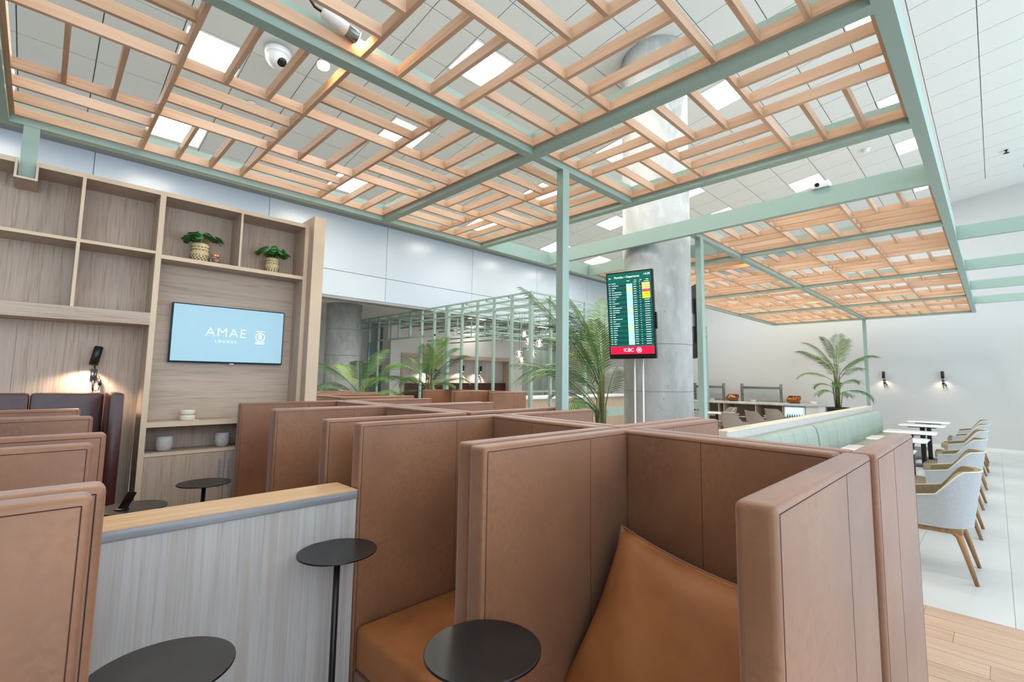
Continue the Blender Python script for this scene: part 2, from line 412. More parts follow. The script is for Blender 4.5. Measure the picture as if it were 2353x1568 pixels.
pf = thing('pergola', 'far sage green steel pergola with wooden slats over the dining tables', 'pergola', (4.74, 2.16, 0))
XF = [(4.545, 4.605), (5.84, 5.90), (8.42, 8.48), (11.08, 11.14), (13.56, 13.62)]
FH = .16
beam(pf, (3.475, XF[-1][1], YA3[0], YA3[1], H, H+BH))
for yy in (YL1, YBK): beam(pf, (XF[0][1], XF[-1][1], yy[0], yy[1], H, H+BH))
beam(pf, (3.475, XF[0][0], YBK[0], YBK[1], H, H+BH))
beam(pf, (XF[0][0], XF[0][1], YA3[1], YBK[1], H, H+FH), 'fascia')
for xx in XF[1:]:
    for ya, yb in ((YA3[1], YL1[0]), (YL1[1], YBK[0])): beam(pf, (xx[0], xx[1], ya, yb, H, H+BH))
i0 = 1
for a, b, nc in ((0, 1, 2), (1, 2, 4), (2, 3, 4), (3, 4, 4)):
    for (ya, yb, j0) in ((YA3[1], YL1[0], 0), (YL1[1], YBK[0], 3)):
        xa = XF[a][1]
        if a == 0 and j0 == 3: xa = 5.46; wbox('trimmer', (5.42, 5.46, YL1[1], YBK[0], H, H+BH), 'teal', pf)
        bay(pf, xa, XF[b][0], ya, yb, nc if not (a == 0 and j0 == 3) else 1, i0 if not (a == 0 and j0 == 3) else i0+1, j0, False)
    i0 += nc
wbox('post', (4.71, 4.78, 2.13, 2.19, 0, H), 'teal', pf)
wbox('post', (13.56, 13.62, 2.13, 2.20, 0, H), 'teal', pf)
for xx in (6.55, 8.43, 10.22, 12.1):
    wbox('fin', (xx, xx+.05, -3.2, YA3[0]-.001, H, H+.14), 'teal', pf)

# spotlights on the pergola
def spot(x, y, z, dx, dy, label, big=True, lit=True):
    s = thing('spotlight', label, 'spotlight', (x, y, z), atan2(dy, dx))
    T = Matrix.Rotation(radians(90+8), 4, 'Y')
    m = MB(); m.lathe([(.012, -.1), (.026, -.085), (.030, -.02), (.031, .02)], 20); me = m
    me.v = [tuple(T @ Vector(v)) for v in me.v]; me.build('housing', 'white', s)
    m = MB(); m.lathe([(.028, .02), (.030, .07), (.034, .075)], 20); m.v = [tuple(T @ Vector(v)) for v in m.v]; m.build('heat_sink', 'steel', s)
    m = MB(); m.lathe([(.0001, .0765), (.031, .0765), (.031, .079), (.0001, .081)], 20); m.v = [tuple(T @ Vector(v)) for v in m.v]; m.build('lens', 'lamp_warm' if lit else 'white', s)
    MB().tube([(-.1, 0, .012), (-.13, 0, .015), (-.15, 0, .035), (-.16, 0, .06)], .006).build('cable', 'black', s)
    MB().box(-.03, .03, -.008, .008, .024, .07).build('bracket', 'steel', s)
    return s
spot(.86, 2.085, H+.125, 1, .06, 'lit white spotlight clipped to the pergola beam above the sofas')
spot(6.3, 2.3, H+.14, 1, .3, 'small lit spotlight in the far pergola beside the concrete column')
spot(8.2, 1.9, H+.14, -1, .2, 'small lit spotlight halfway along the far pergola slats')
spot(10.2, 2.45, H+.14, 1, .1, 'small lit spotlight deep in the far pergola slats')
o = tag(MB().lathe([(.0001, -.010), (.026, -.009), (.03, 0), (.03, .012)], 28).build('disc_light', 'lens_warm', None, loc=(.905, 2.40, H+.10)), 'round warm disc light tucked beside the pergola beam', 'light')

# ------------------------------------------------------------------ shelf wall with screen
YS, YBk = 4.08, 4.33
sh = thing('shelf_unit', 'tall oak shelf wall with open compartments, screen niche and low cupboard', 'shelf unit', (.2, 4.2, 0))
def sb(nm, b, mt='oak_v', bev=0):
    o = wbox(nm, b, mt, sh)
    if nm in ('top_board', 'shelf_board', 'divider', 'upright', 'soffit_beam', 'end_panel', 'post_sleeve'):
        wbox('edge_strip', (b[0], b[1], b[2]-.002, b[2]-.0001, b[4], b[5]), 'oak_edge_lit' if nm != 'soffit_beam' else 'oak_h', o)  # paler strip paints the lit look of the front edges
    return o
ZT = 2.745
sb('top_board', (-.088, 1.469, YS, YBk, ZT, ZT+.03), 'oak_h'); sb('top_board', (-1.6, -.187, YS, YBk, ZT, ZT+.03), 'oak_h')
sb('upright', (.499, .531, YS-.005, YBk, 0, ZT)); sb('end_panel', (1.469, 1.50, YS, YBk, 0, ZT+.03))
sb('end_panel', (1.50, 1.592, YS-.10, YBk+.02, 0, ZT+.085))
sb('divider', (.107, .124, YS, YBk, 1.921, ZT)); sb('divider', (-.56, -.543, YS, YBk, 1.921, ZT))
sb('divider', (.996, 1.010, YS, YBk, 2.331, ZT))
sb('shelf_board', (.124, .499, YS, YBk, 2.329, 2.349), 'oak_h'); sb('shelf_board', (-.543, .107, YS, YBk, 2.329, 2.349), 'oak_h'); sb('shelf_board', (-1.6, -.56, YS, YBk, 2.329, 2.349), 'oak_h')
sb('shelf_board', (.531, 1.469, YS, YBk, 2.303, 2.331), 'oak_h')
sb('soffit_beam', (-1.6, .499, YS-.004, YBk, 1.839, 1.921), 'oak_h')
sb('back_panel', (-1.6, .499, YBk, YBk+.02, 1.839, ZT+.03)); sb('back_panel', (.531, 1.469, YBk, YBk+.02, 2.303, ZT+.03))
for a, b in ((-1.6, -.9), (-.9, -.107), (-.107, .499)):
    sb('back_panel', (a+.002, b-.002, YBk, YBk+.02, 0, 1.838))
sb('screen_panel', (.531, 1.469, YBk-.06, YBk+.02, 1.187, 2.302), 'oak_h')
sb('shelf_board', (.531, 1.469, YS, YBk, 1.152, 1.186), 'oak_h')
sb('back_panel', (.531, 1.469, YBk, YBk+.02, .98, 1.152))
sb('shelf_board', (.531, 1.469, YS, YBk, .958, .98), 'oak_h')
sb('cabinet_body', (.531, 1.469, YS+.02, YBk, .0, .957))
for a, b, hx in ((.533, .997, .968), (1.0, 1.466, 1.028)):
    d = sb('door', (a, b, YS, YS+.019, .06, .955))
    wbox('handle', (hx-.009, hx+.009, YS-.004, YS-.0005, .70, .90), 'grey_band', d)
# sleeve that takes the pergola post
for b in ((-.187, -.176, YS-.006, YBk, 2.655, ZT+.03), (-.099, -.088, YS-.006, YBk, 2.655, ZT+.03), (-.176, -.099, YS-.006, YBk, 2.655, 2.667)):
    sb('post_sleeve', b)
# wall screen
tv = thing('wall_screen', 'wall screen showing white AMAE lettering on pale blue', 'screen', (1.02, 4.235, 1.5))
x0, x1, z0, z1 = .640, 1.395, 1.597, 2.03
YT = 4.225
wbox('bezel', (x0, x1, YT, 4.268, z0, z1), 'tv_bezel', tv, .003, 1)
ds = wbox('display', (x0+.008, x1-.008, YT-.0015, YT-.0003, z0+.012, z1-.008), 'tv_display', tv)
wbox('logo_tag', (1.02, 1.05, YT, YT+.01, z0-.006, z0), 'white', tv)
R90 = (pi/2, 0, 0)
def onds(x, z): return Vector((x, YT-.002, z))-ds.location-tv.location
t = text('lettering', 'AMAE', 'tv_text', ds, onds(.985, 1.828), R90, .098, sp=1.12, off=-.0022)
t = text('lettering', 'LOUNGE', 'tv_text', ds, onds(.985, 1.763), R90, .027, sp=1.5, off=-.0005)
text('emblem_letter', 'B', 'tv_text', ds, onds(1.221, 1.812), R90, .052)
m = MB(); n = 32
vs = []; fs = []
for k in range(n):
    a = 2*pi*k/n
    for r in (.0345, .030): vs.append((r*cos(a), 0, r*sin(a)))
for k in range(n): q = (k+1) % n; fs.append((2*k, 2*k+1, 2*q+1, 2*q))
m.add(vs, fs).build('emblem_ring', 'tv_text', ds, loc=onds(1.221, 1.812)+Vector((0, -.0004, 0)))
for zz, w, t_ in ((1.858, .032, .004), (1.771, .033, .004), (1.760, .033, .004)):
    MB().box(-w, w, -.0005, 0, -t_/2, t_/2).build('emblem_bar', 'tv_text', ds, loc=onds(1.221, zz))

# things on the shelf unit
def vase(x, y, z, hgt, r, label, seed):
    random.seed(seed)
    v = thing('potted_plant', label, 'plant', (x, y, z))
    b = MB().lathe([(r*.82, 0), (r*.92, .004), (r*.94, hgt*.45), (r*.88, hgt*.5), (r*.9, hgt*.9), (r*.78, hgt*.97), (r*.66, hgt), (r*.6, hgt*.94), (.001, hgt*.9)], 28).build('pot', 'ceramic', v)
    m = MB()
    for zz, hh, nn in ((.12, .035, 16), (.2, .035, 16), (.28, .035, 16), (.36, .03, 18), (.62, .03, 16), (.76, .03, 16)):
        off = random.random()
        for k in range(nn):
            a = 2*pi*(k+off)/nn; w = random.uniform(.25, .7)*2*pi*r*.9/nn
            rr = r*.945 if zz < .5 else r*.915
            M = Matrix.Rotation(a, 4, 'Z') @ Matrix.Translation((rr, 0, hgt*zz))
            m.box(-.002, .0012, -w/2, w/2, 0, hgt*hh, M)
    m.build('cutout', 'hole', b)
    for k in range(19):
        a = random.uniform(0, 2*pi); l = random.uniform(.03, .115); hz = hgt+random.uniform(.055, .10)*(1-.4*l/.115)
        tip = Vector((cos(a)*l, sin(a)*l*.8, hz))
        MB().tube([(cos(a)*.01, sin(a)*.01, hgt*.92), tip*.6+Vector((0, 0, hgt*.45)), tip], .0018, 5).build('stalk', 'stem', v)
        m = MB(); n = 12; rr = random.uniform(.028, .040)
        q = Matrix.Translation(tip) @ Matrix.Rotation(a, 4, 'Z') @ Matrix.Rotation(radians(random.uniform(10, 75)), 4, 'Y')
        vs = [q @ Vector((0, 0, -.004))]+[q @ Vector((rr*cos(2*pi*i/n)+rr*.25, rr*sin(2*pi*i/n), .004*sin(6*pi*i/n))) for i in range(n)]
        m.add(vs, [(0, i+1, (i+1) % n+1) for i in range(n)], True); me = m.mesh('leaf')
        bm = bmesh.new(); bm.from_mesh(me); bmesh.ops.solidify(bm, geom=bm.faces[:], thickness=.0012); bm.to_mesh(me); bm.free()
        link('leaf', me, 'leaf_round', v)
vase(.772, 4.2, 2.331, .15, .062, 'taller cut-out cream vase with round green leaves beside the owl', 3)
vase(1.266, 4.2, 2.331, .135, .055, 'cut-out cream vase with round leaves in the end compartment', 8)
ow = thing('owl_figurine', 'small brown owl figurine with an orange head on the shelf', 'figurine', (.866, 4.17, 2.331))
MB().lathe([(.016, 0), (.024, .01), (.028, .03), (.026, .05), (.02, .062), (.001, .066)], 16).build('body', 'owl_body', ow)
m = MB().lathe([(.018, .055), (.024, .066), (.022, .078), (.012, .086), (.001, .088)], 16)
m.tube([(-.016, 0, .078), (-.02, 0, .095)], [.008, .001], 6); m.tube([(.016, 0, .078), (.02, 0, .095)], [.008, .001], 6); m.build('head', 'owl_top', ow)
for s in (-1, 1): MB().lathe([(.001, 0), (.006, .002), (.006, .004), (.001, .006)], 10).build('eye', 'white', ow, loc=(s*.009, -.021, .069), rot=(pi/2, 0, 0))
for s in (-1, 1): MB().box(-.004, .004, -.012, .012, .01, .045).build('wing', 'owl_body', ow, .002, loc=(s*.026, 0, 0), rot=(0, s*.15, 0))
cd = thing('candle_holder', 'round cream tissue holder on the shelf below the screen', 'holder', (.768, 4.16, 1.186))
MB().lathe([(.043, 0), (.046, .004), (.046, .034), (.042, .038)], 28).build('lower_ring', 'cream', cd)
MB().lathe([(.044, .040), (.046, .044), (.046, .068), (.042, .074), (.03, .07), (.001, .07)], 28).build('upper_ring', 'cream', cd)
MB().box(.04, .07, -.035, -.015, .0, .003).build('paper_tag', 'white', cd, rot=(0, 0, -.3))
for x, y, r, lb in ((.650, 4.17, .050, 'rounded grey stone cup under the screen shelf, beside the upright'), (.995, 4.17, .047, 'rounded grey stone cup under the screen shelf, above the cupboard handles')):
    q = thing('stone_cup', lb, 'cup', (x, y, .98))
    MB().lathe([(r*.55, 0), (r*.85, .012), (r, .045), (r*.98, .075), (r*.94, .1), (r*.86, .1), (r*.9, .06), (r*.6, .02), (.001, .015)], 28).build('bowl', 'stone_cup', q)
    MB().lathe([(r*.95, .098), (r*.955, .102), (r*.85, .102)], 28).build('rim', 'stone_cup', q)

# sconces
def sconce(loc, rz, label, k=1.0, power=6, swing=0, grp=None):
    """built facing local -Y, its wall plate at y = 0"""
    s = thing('wall_lamp', label, 'wall lamp', loc, rz, grp)
    MB().box(-.017*k, .017*k, -.006, 0, -.038*k, .038*k).build('wall_plate', 'black', s)
    T = Matrix.Translation((0, -.06*k, .125*k)) @ Matrix.Rotation(swing, 4, 'Y') @ Matrix.Rotation(radians(-10), 4, 'X')
    m = MB().lathe([(.022*k, .062*k), (.0235*k, .06*k), (.0235*k, -.062*k), (.020*k, -.062*k), (.020*k, -.03*k), (.001, -.028*k)], 24)
    m.lathe([(.001, .063*k), (.022*k, .062*k)], 24); m.v = [tuple(T @ Vector(v)) for v in m.v]; m.build('shade', 'black', s)
    m = MB().lathe([(.001, -.045*k), (.0195*k, -.045*k), (.0195*k, -.052*k), (.001, -.054*k)], 20); m.v = [tuple(T @ Vector(v)) for v in m.v]; m.build('lamp', 'lamp_warm', s)
    hinge = Vector((0, -.03*k, 0)); top = T @ Vector((0, .0235*k, -.02*k))
    MB().tube([top, (0, -.032*k, .055*k), hinge], .0045*k).build('arm', 'black', s)
    MB().lathe([(.001, -.028*k), (.015*k, -.026*k), (.015*k, -.004*k), (.001, -.003)], 16).build('knuckle', 'steel', s, rot=(pi/2, 0, 0), loc=(0, -.034*k, 0))
    MB().tube([(0, -.012*k, -.03*k), (0, -.015*k, -.09*k), (.004*k, -.012*k, -.105*k)], .005*k).build('stem', 'black', s)
    pts = [(.015*k, -.02*k, .002*k), (.027*k, -.02*k, -.008*k), (.030*k, -.02*k, -.03*k), (.034*k, -.02*k, -.07*k), (.03*k, -.015*k, -.10*k), (.012*k, -.012*k, -.108*k)]
    MB().tube(pts, .0025*k, 6).build('cord', 'black', s)
    MB().tube([pts[2], pts[3]], .009*k).build('switch', 'black', s)
    ld = bpy.data.lights.new('sconce_bulb', 'SPOT'); ld.energy = power; ld.color = (1, .80, .62); ld.spot_size = radians(140); ld.spot_blend = .5; ld.shadow_soft_size = .02
    lo = bpy.data.objects.new('sconce_bulb', ld); COL.objects.link(lo); lo.parent = s
    M = T @ Matrix.Translation((0, 0, -.06*k)); lo.matrix_local = M
    return s
sconce((.262, YBk-.001, 1.50), 0, 'black tube wall lamp glowing above the dark leather bench', 1.0, 11, radians(10))
sconce((-.62, YBk-.001, 1.50), 0, 'black tube wall lamp past the edge of the dark leather bench', 1.0, 11, radians(10))
sconce((XW-.001, 2.01, 1.54), -pi/2, 'black tube wall lamp on the end wall beside the green post', 1.35, 3, 0)
sconce((XW-.001, .885, 1.54), -pi/2, 'black tube wall lamp on the end wall above the last chairs', 1.35, 3, 0)

# dark leather bench in the niche
db = thing('dark_bench', 'glossy dark brown leather high-backed bench under the shelf wall', 'bench', (-.5, 4.15, 0))
wbox('base', (-1.5, .31, 3.80, 4.2, .05, .28), 'leather_dark', db, .01)
wbox('seat', (-1.5, .31, 3.79, 4.19, .282, .46), 'leather_dark', db, .03)
for a, b in ((-1.5, -.86), (-.86, -.02), (-.02, .318)):
    wbox('back_cushion', (a+.002, b-.002, 4.19, 4.29, .1, 1.385), 'leather_dark', db, .02)
wbox('arm', (.322, .392, 3.92, 4.29, .02, 1.388), 'leather_dark', db, .02)

# ------------------------------------------------------------------ leather booths
TOP = 1.31; TH = .066
def quad_panel(p0, p1, nrm, z0, z1, th=TH):
    """upright slab along p0-p1 whose outer face is on that line, growing along nrm; returns mesh centred at its middle"""
    p0 = Vector((p0[0], p0[1], 0)); p1 = Vector((p1[0], p1[1], 0)); n = Vector((nrm[0], nrm[1], 0)).normalized()
    return p0, p1, n
def panel(par, nm, p0, p1, nrm, z0=.04, z1=TOP, seam=.6, th=TH):
    p0, p1, n = quad_panel(p0, p1, nrm, z0, z1)
    d = (p1-p0); L = d.length; d.normalize()
    n = (n-d*n.dot(d)).normalized()
    c = (p0+p1)/2+n*th/2; c.z = (z0+z1)/2; h = (z1-z0)/2
    M = Matrix((( d.x, n.x, 0, 0), (d.y, n.y, 0, 0), (0, 0, 1, 0), (0, 0, 0, 1)))
    m = MB().box(-L/2, L/2, -th/2, th/2, -h, h, M)
    o = m.build(nm, 'leather', par, .014, 3, loc=c-par.location)
    s = MB(); g = .0009; e = .0005; b = .014
    for sg in (-1, 1):
        yv = sg*(th/2)
        s.box(-L/2+b, L/2-b, yv-e, yv+e, h-b-g, h-b+g, M)
        for xv in (-L/2+b, L/2-b): s.box(xv-g, xv+g, yv-e, yv+e, -h+b, h-b, M)
        if seam: xv = -L/2+L*seam; s.box(xv-g*.8, xv+g*.8, yv-e, yv+e, -h+b, h-b, M)
    s.build('stitching', 'stitch', o)
    return o
def booth(label, Af, Ab, Bb, Bf, near=True, seat_z=.51):
    """Af..Bf: outer footprint corners: side A front, side A back, side B back, side B front"""
    cx = (Af[0]+Ab[0]+Bb[0]+Bf[0])/4; cy = (Af[1]+Ab[1]+Bb[1]+Bf[1])/4
    t = thing('booth_seat', label, 'booth', (cx, cy, 0), 0, 'high-backed tan leather booths')
    toA = Vector((Bf[0]-Af[0], Bf[1]-Af[1])); 
    if near: panel(t, 'side_panel', Af, Ab, (toA.x, toA.y), seam=.62)
    panel(t, 'side_panel', Bf, Bb, (-toA.x, -toA.y), seam=.62)
    fx = (Af[0]+Bf[0])/2-(Ab[0]+Bb[0])/2
    dA = Vector((Bb[0]-Ab[0], Bb[1]-Ab[1])); u = dA.normalized()*(TH+.002)
    panel(t, 'back_panel', (Ab[0]+u.x, Ab[1]+u.y), (Bb[0]-u.x, Bb[1]-u.y), (fx, 0), seam=.55)
    # seat between the sides
    y0, y1 = Af[1]+TH+.004, min(Bf[1], Bb[1])-TH-.004
    s = 1 if fx > 0 else -1
    xb = (max(Ab[0], Bb[0]) if s > 0 else min(Ab[0], Bb[0]))+s*(TH+.003)
    xf = (Af[0]+Bf[0])/2-s*.035
    a, b = min(xb, xf), max(xb, xf)
    wbox('base', (a, b, y0, y1, .05, seat_z-.17), 'leather', t, .012)
    c = wbox('seat', (a, b, y0, y1, seat_z-.168, seat_z), 'leather_seat', t, .03, 3)
    return t
B = [
 ('tan leather booth with a loose pillow, nearest on the window side', (.80, .252), (1.565, .252), (1.665, 1.10), (.88, 1.10)),
 ('tan leather booth between the pillow booth and the low oak wall', (.905, 1.122), (1.67, 1.122), (1.76, 1.985), (.95, 1.975)),
 ('tan leather booth just past the low oak wall', (.92, 2.17), (1.72, 2.17), (1.73, 3.06), (.97, 3.06)),
 ('tan leather booth standing against the cupboard of the shelf wall', (.99, 3.08), (1.75, 3.08), (1.80, 3.97), (1.03, 3.97)),
 ('tan leather booth backing onto the pillow booth, facing the dining chairs', (2.34, .240), (1.577, .240), (1.677, 1.10), (2.42, 1.085)),
 ('tan leather booth backing the second booth, beside the first green post', (2.48, 1.122), (1.688, 1.122), (1.778, 1.985), (2.56, 1.975)),
 ('tan leather booth facing the concrete column, third from the dining chairs', (2.60, 2.215), (1.745, 2.17), (1.755, 3.06), (2.66, 3.07)),
 ('tan leather booth facing the kiosk, last before the shelf wall', (2.62, 3.1), (1.768, 3.08), (1.82, 3.97), (2.66, 3.97)),
 ('tan leather booth just behind the end panel of the shelf wall', (2.9, 4.6), (2.1, 4.6), (2.1, 5.42), (2.9, 5.42)),
 ('tan leather booth farther behind the shelf wall by the leafy palm', (3.15, 5.9), (2.4, 5.9), (2.4, 6.72), (3.15, 6.72)),
 ('tan leather booth in front of the green kiosk, nearer of the two', (4.55, 5.2), (5.25, 5.2), (5.25, 6.08), (4.55, 6.08)),
 ('tan leather booth in front of the green kiosk, beside the bushy palm', (4.55, 6.10), (5.25, 6.10), (5.25, 6.98), (4.55, 6.98)),
 ('tan leather booth across the aisle, this side of the low oak wall', (.10, 1.120), (-.66, 1.120), (-.66, 1.872), (.125, 1.872)),
 ('tan leather booth across the aisle just past the low oak wall', (.175, 2.112), (-.60, 2.112), (-.60, 3.05), (.195, 3.05)),
 ('tan leather booth across the aisle in front of the dark bench', (.16, 3.07), (-.60, 3.07), (-.60, 3.76), (.185, 3.76)),
]
for lb, *q in B: booth(lb, *q)
booth('tan leather corner booth across the aisle, cut by the picture edge', (.07, .30), (-.66, .30), (-.66, 1.10), (.078, 1.10), near=False)

# pillow
def pillow(loc, rot, w, h, label):
    p = thing('pillow', label, 'pillow', loc); p.rotation_euler = (Matrix.Rotation(rot[2], 4, 'Z') @ Matrix.Rotation(rot[0], 4, 'X') @ Matrix.Rotation(rot[1], 4, 'Z')).to_euler()
    n = 28; m = MB(); vs = []; fs = []
    random.seed(5)
    def f(u, v, sg):
        a = (1-abs(u)**2.6); b = (1-abs(v)**2.6); t = max(a*b, 0)**.5
        pin = 1-.11*(1-abs(u)**2)*abs(v)**2; pin2 = 1-.11*(1-abs(v)**2)*abs(u)**2
        wr = .004*sin(9*u+5*v)*t+.006*sin(14*(u-v))*max(abs(u)*abs(v)-.35, 0)+.003*sin(23*v-6*u)*t*(1-t)
        return (u*w/2*pin2, v*h/2*pin, sg*(.105*t**.9+.003)+wr)
    for sg in (1, -1):
        for i in range(n+1):
            for j in range(n+1): vs.append(f(2*i/n-1, 2*j/n-1, sg))
    N = (n+1)**2
    for i in range(n):
        for j in range(n):
            a = i*(n+1)+j; fs.append((a, a+n+1, a+n+2, a+1)); fs.append((N+a, N+a+1, N+a+n+2, N+a+n+1))
    rim = [i*(n+1) for i in range(n+1)]+[n*(n+1)+j for j in range(1, n+1)]+[i*(n+1)+n for i in range(n-1, -1, -1)]+[j for j in range(n-1, 0, -1)]
    for a, b in zip(rim, rim[1:]+rim[:1]): fs.append((a, b, N+b, N+a))
    m.add(vs, fs, True); m.build('cover', 'leather_seat', p)
    pts = []
    for a in rim+rim[:1]: v = Vector(vs[a]); pts.append((v.x*1.004, v.y*1.004, 0))
    MB().tube(pts, .0035, 6, False).build('piping', 'leather', p)
pillow((1.36, .70, .705), (radians(60), radians(-9), radians(-86)), .66, .54, 'plump tan leather pillow leaning in the nearest booth')

# low oak wall between the booths
lw = thing('low_wall', 'low grey oak partition wall with a light wooden top across the aisle', 'partition', (.1, 1.99, 0))
wbox('body', (-.72, .943, 1.900, 2.085, 0, 1.011), 'oak_grey', lw)
wbox('edge_band', (-.72, .943, 1.893, 2.09, 1.012, 1.042), 'grey_band', lw, .0015, 1)
wbox('top_cap', (-.72, .943, 1.894, 2.089, 1.0425, 1.046), 'oak_light', lw)

# small black tables
def rtable(x, y, label, z=.87, r=.137, px=0, py=0):
    t = thing('side_table', label, 'side table', (x, y, 0), 0, 'black round side tables')
    MB().lathe([(r-.004, z-.008), (r, z-.006), (r, z-.001), (r-.002, z)], 64).build('top', 'black_table', t)
    MB().lathe([(.011, .012), (.011, z-.008)], 20, (px, py, 0)).build('pole', 'black', t)
    MB().lathe([(.125, 0), (.127, .006), (.12, .012), (.02, .016)], 40).build('base', 'black', t)
rtable(.778, .904, 'round black side table in front of the pillow booth')
rtable(.814, 1.768, 'round black side table where the low oak wall meets the booths')
rtable(.740, 3.42, 'round black side table before the cupboard doors')
rtable(.366, 3.02, 'round black side table holding a small black gadget')
rtable(.234, 1.327, 'round black side table nearest the picture edge, before the low wall')
ph = thing('phone', 'small black phone tilted up on the round table behind the low wall', 'phone', (.325, 2.985, .87))
MB().box(-.004, .004, -.022, .022, .004, .085).build('body', 'black_gloss', ph, .002, rot=(0, radians(32), radians(35)))
MB().box(-.0046, -.0042, -.019, .019, .01, .08).build('glass', 'black_gloss', ph, rot=(0, radians(32), radians(35)))
MB().box(-.02, .02, -.02, .02, .0, .006).build('stand', 'black', ph, .002, rot=(0, 0, radians(35)))

# ------------------------------------------------------------------ departures screen and second screen
a, b = Vector((4.188, 2.91)), Vector((4.29, 2.425)); mid = (a+b)/2
rz = atan2((b-a).y, (b-a).x)
TILT = radians(6.5)
fd = thing('departures_screen', 'upright departures screen with green timetable and red banner', 'screen', (mid.x, mid.y, 0), rz)
FW, Z0, Z1 = (b-a).length/2, 1.722, 2.625
PV = Vector((0, 0, Z0))
def tilted(mb, nm, mt, bev=0):
    mb.v = [tuple(Vector(v)-PV) for v in mb.v]
    return mb.build(nm, mt, fd, bev, loc=PV, rot=(TILT, 0, 0))
tilted(MB().box(-FW, FW, 0, .05, Z0, Z1), 'bezel', 'black', .004)
dsp = tilted(MB().box(-FW+.012, FW-.012, -.0015, .001, Z0+.05, Z1-.014), 'display', 'fid_green')
Z0_, Z1_ = Z0, Z1; Z1 -= Z0; Z0 = 0
wd = FW-.012; zt, zb = Z1-.014, Z0+.05; hh = zt-zb
def bar(nm, x0, x1, z0, z1, mt, y=-.0022):   # in fractions of the display
    return MB().box(-wd+2*wd*x0, -wd+2*wd*x1, y-.0004, y, zt-hh*z1, zt-hh*z0).build(nm, mt, dsp)
for k in range(13): bar('row_band', 0, 1, .14+k*.0585, .14+k*.0585+.029, 'fid_green2', -.0017)
bar('banner', .005, .995, .905, .999, 'fid_red')
text('banner_lettering', 'ICBC', 'fid_text', dsp, (-.035, -.0032, zt-hh*.952), R90, .05)
m = MB(); vs = []; fs = []
for k in range(n):
    an = 2*pi*k/n
    for r in (.028, .0235): vs.append((r*cos(an), 0, r*sin(an)))
for k in range(n): q = (k+1) % n; fs.append((2*k, 2*k+1, 2*q+1, 2*q))
m.add(vs, fs); 
for bx in ((-.013, -.004, .002, .013), (.004, .013, .002, .013), (-.013, -.004, -.013, -.002), (.004, .013, -.013, -.002), (-.002, .002, -.012, .012)):
    m.box(bx[0], bx[1], -.0003, 0, bx[2], bx[3])
m.build('banner_emblem', 'fid_text', dsp, loc=(.075, -.0032, zt-hh*.952))
text('heading', 'Partidas \u2022 Departures', 'fid_text', dsp, (-.02, -.0032, zt-hh*.052), R90, .031)
text('clock', '14:39', 'fid_text', dsp, (wd-.045, -.0032, zt-hh*.038), R90, .03)
m = MB(); m.add([(-.02, 0, -.006), (.02, 0, .004), (-.004, 0, .003), (-.012, 0, .014), (-.016, 0, .013), (-.012, 0, .001)], [(0, 1, 2, 5), (2, 3, 4, 5)]); m.build('plane_icon', 'fid_text', dsp, loc=(-wd+.035, -.0032, zt-hh*.06))
random.seed(2)
for (cxf, w_) in ((.45, .07), (.62, .05), (.74, .05), (.88, .06)): bar('column_title', cxf, cxf+w_, .098, .104, 'fid_text')
NR = 28
for k in range(NR):
    z = .118+k*.0278; m = MB()
    def seg(x0, x1, hgt=.0075):
        x = x0
        while x < x1-.004:
            w_ = min(random.uniform(.010, .022), x1-x)
            m.box(-wd+2*wd*x, -wd+2*wd*(x+w_*.82), -.0026, -.0022, zt-hh*(z+hgt), zt-hh*(z+random.uniform(0, .002))); x += w_
    seg(.03, .075); seg(.1, .1+random.choice((.06, .08, .1, .16, .22))); seg(.60, .67); seg(.735, .755)
    if not 1 <= k <= 7: seg(.84, .95)
    m.build('flight_row', 'fid_text', dsp)['kind'] = 'stuff'
    if k: bar('airline_tile', .44, .575, z-.009, z+.0185, 'fid_orange' if k in (3, 12, 20) else 'fid_blue')
    if 1 <= k <= 7: bar('status_tile', .79, .965, z-.007, z+.0165, 'fid_orange' if k < 4 else 'fid_pink' if k == 4 else 'fid_yellow')
Z0, Z1 = Z0_, Z1_
for xx in (-.005, .085): MB().lathe([(.0085, 0), (.0085, Z0+.1)], 14, (xx, .075, 0)).build('pole', 'white', fd)
MB().box(-.2, .25, -.1, .16, 0, .012).build('base_plate', 'black', fd, .003)
tilted(MB().box(FW+.002, FW+.016, .02, .05, 2.02, 2.19), 'side_bracket', 'black', .002)
MB().box(-.06, .14, .02, .09, 1.9, 2.1).build('mount', 'black', fd)
s2 = thing('wall_screen', 'black screen seen edge-on beside the concrete column', 'screen', (5.50, 2.585, 0), atan2(.29, .27))
MB().box(-.2, .2, -.03, .03, 1.775, 2.66).build('body', 'black', s2, .006)
MB().box(-.19, .19, -.033, -.0305, 1.8, 2.64).build('display', 'black_gloss', s2)
MB().box(-.06, .06, .03, .06, 1.95, 2.5).build('mount', 'steel', s2)
MB().tube([(-.05, .065, 2.15), (-.02, .08, 2.05), (-.06, .07, 1.98)], .006).build('cable', 'white', s2)
MB().box(-.1, -.08, .03, .3, 2.15, 2.3).build('bracket_arm', 'steel', s2)

# projector on the fascia
pj = thing('projector', 'small white device sitting on the green fascia beam', 'device', (4.57, .98, H+FH))
MB().box(-.05, .05, -.07, .07, 0, .05).build('body', 'white', pj, .006)
MB().tube([(-.052, .02, .026), (-.05, .02, .026)], .018, 16).build('lens', 'black_gloss', pj)
MB().tube([(-.0, -.05, .05), (0, -.05, .07)], .006).build('aerial', 'white', pj)

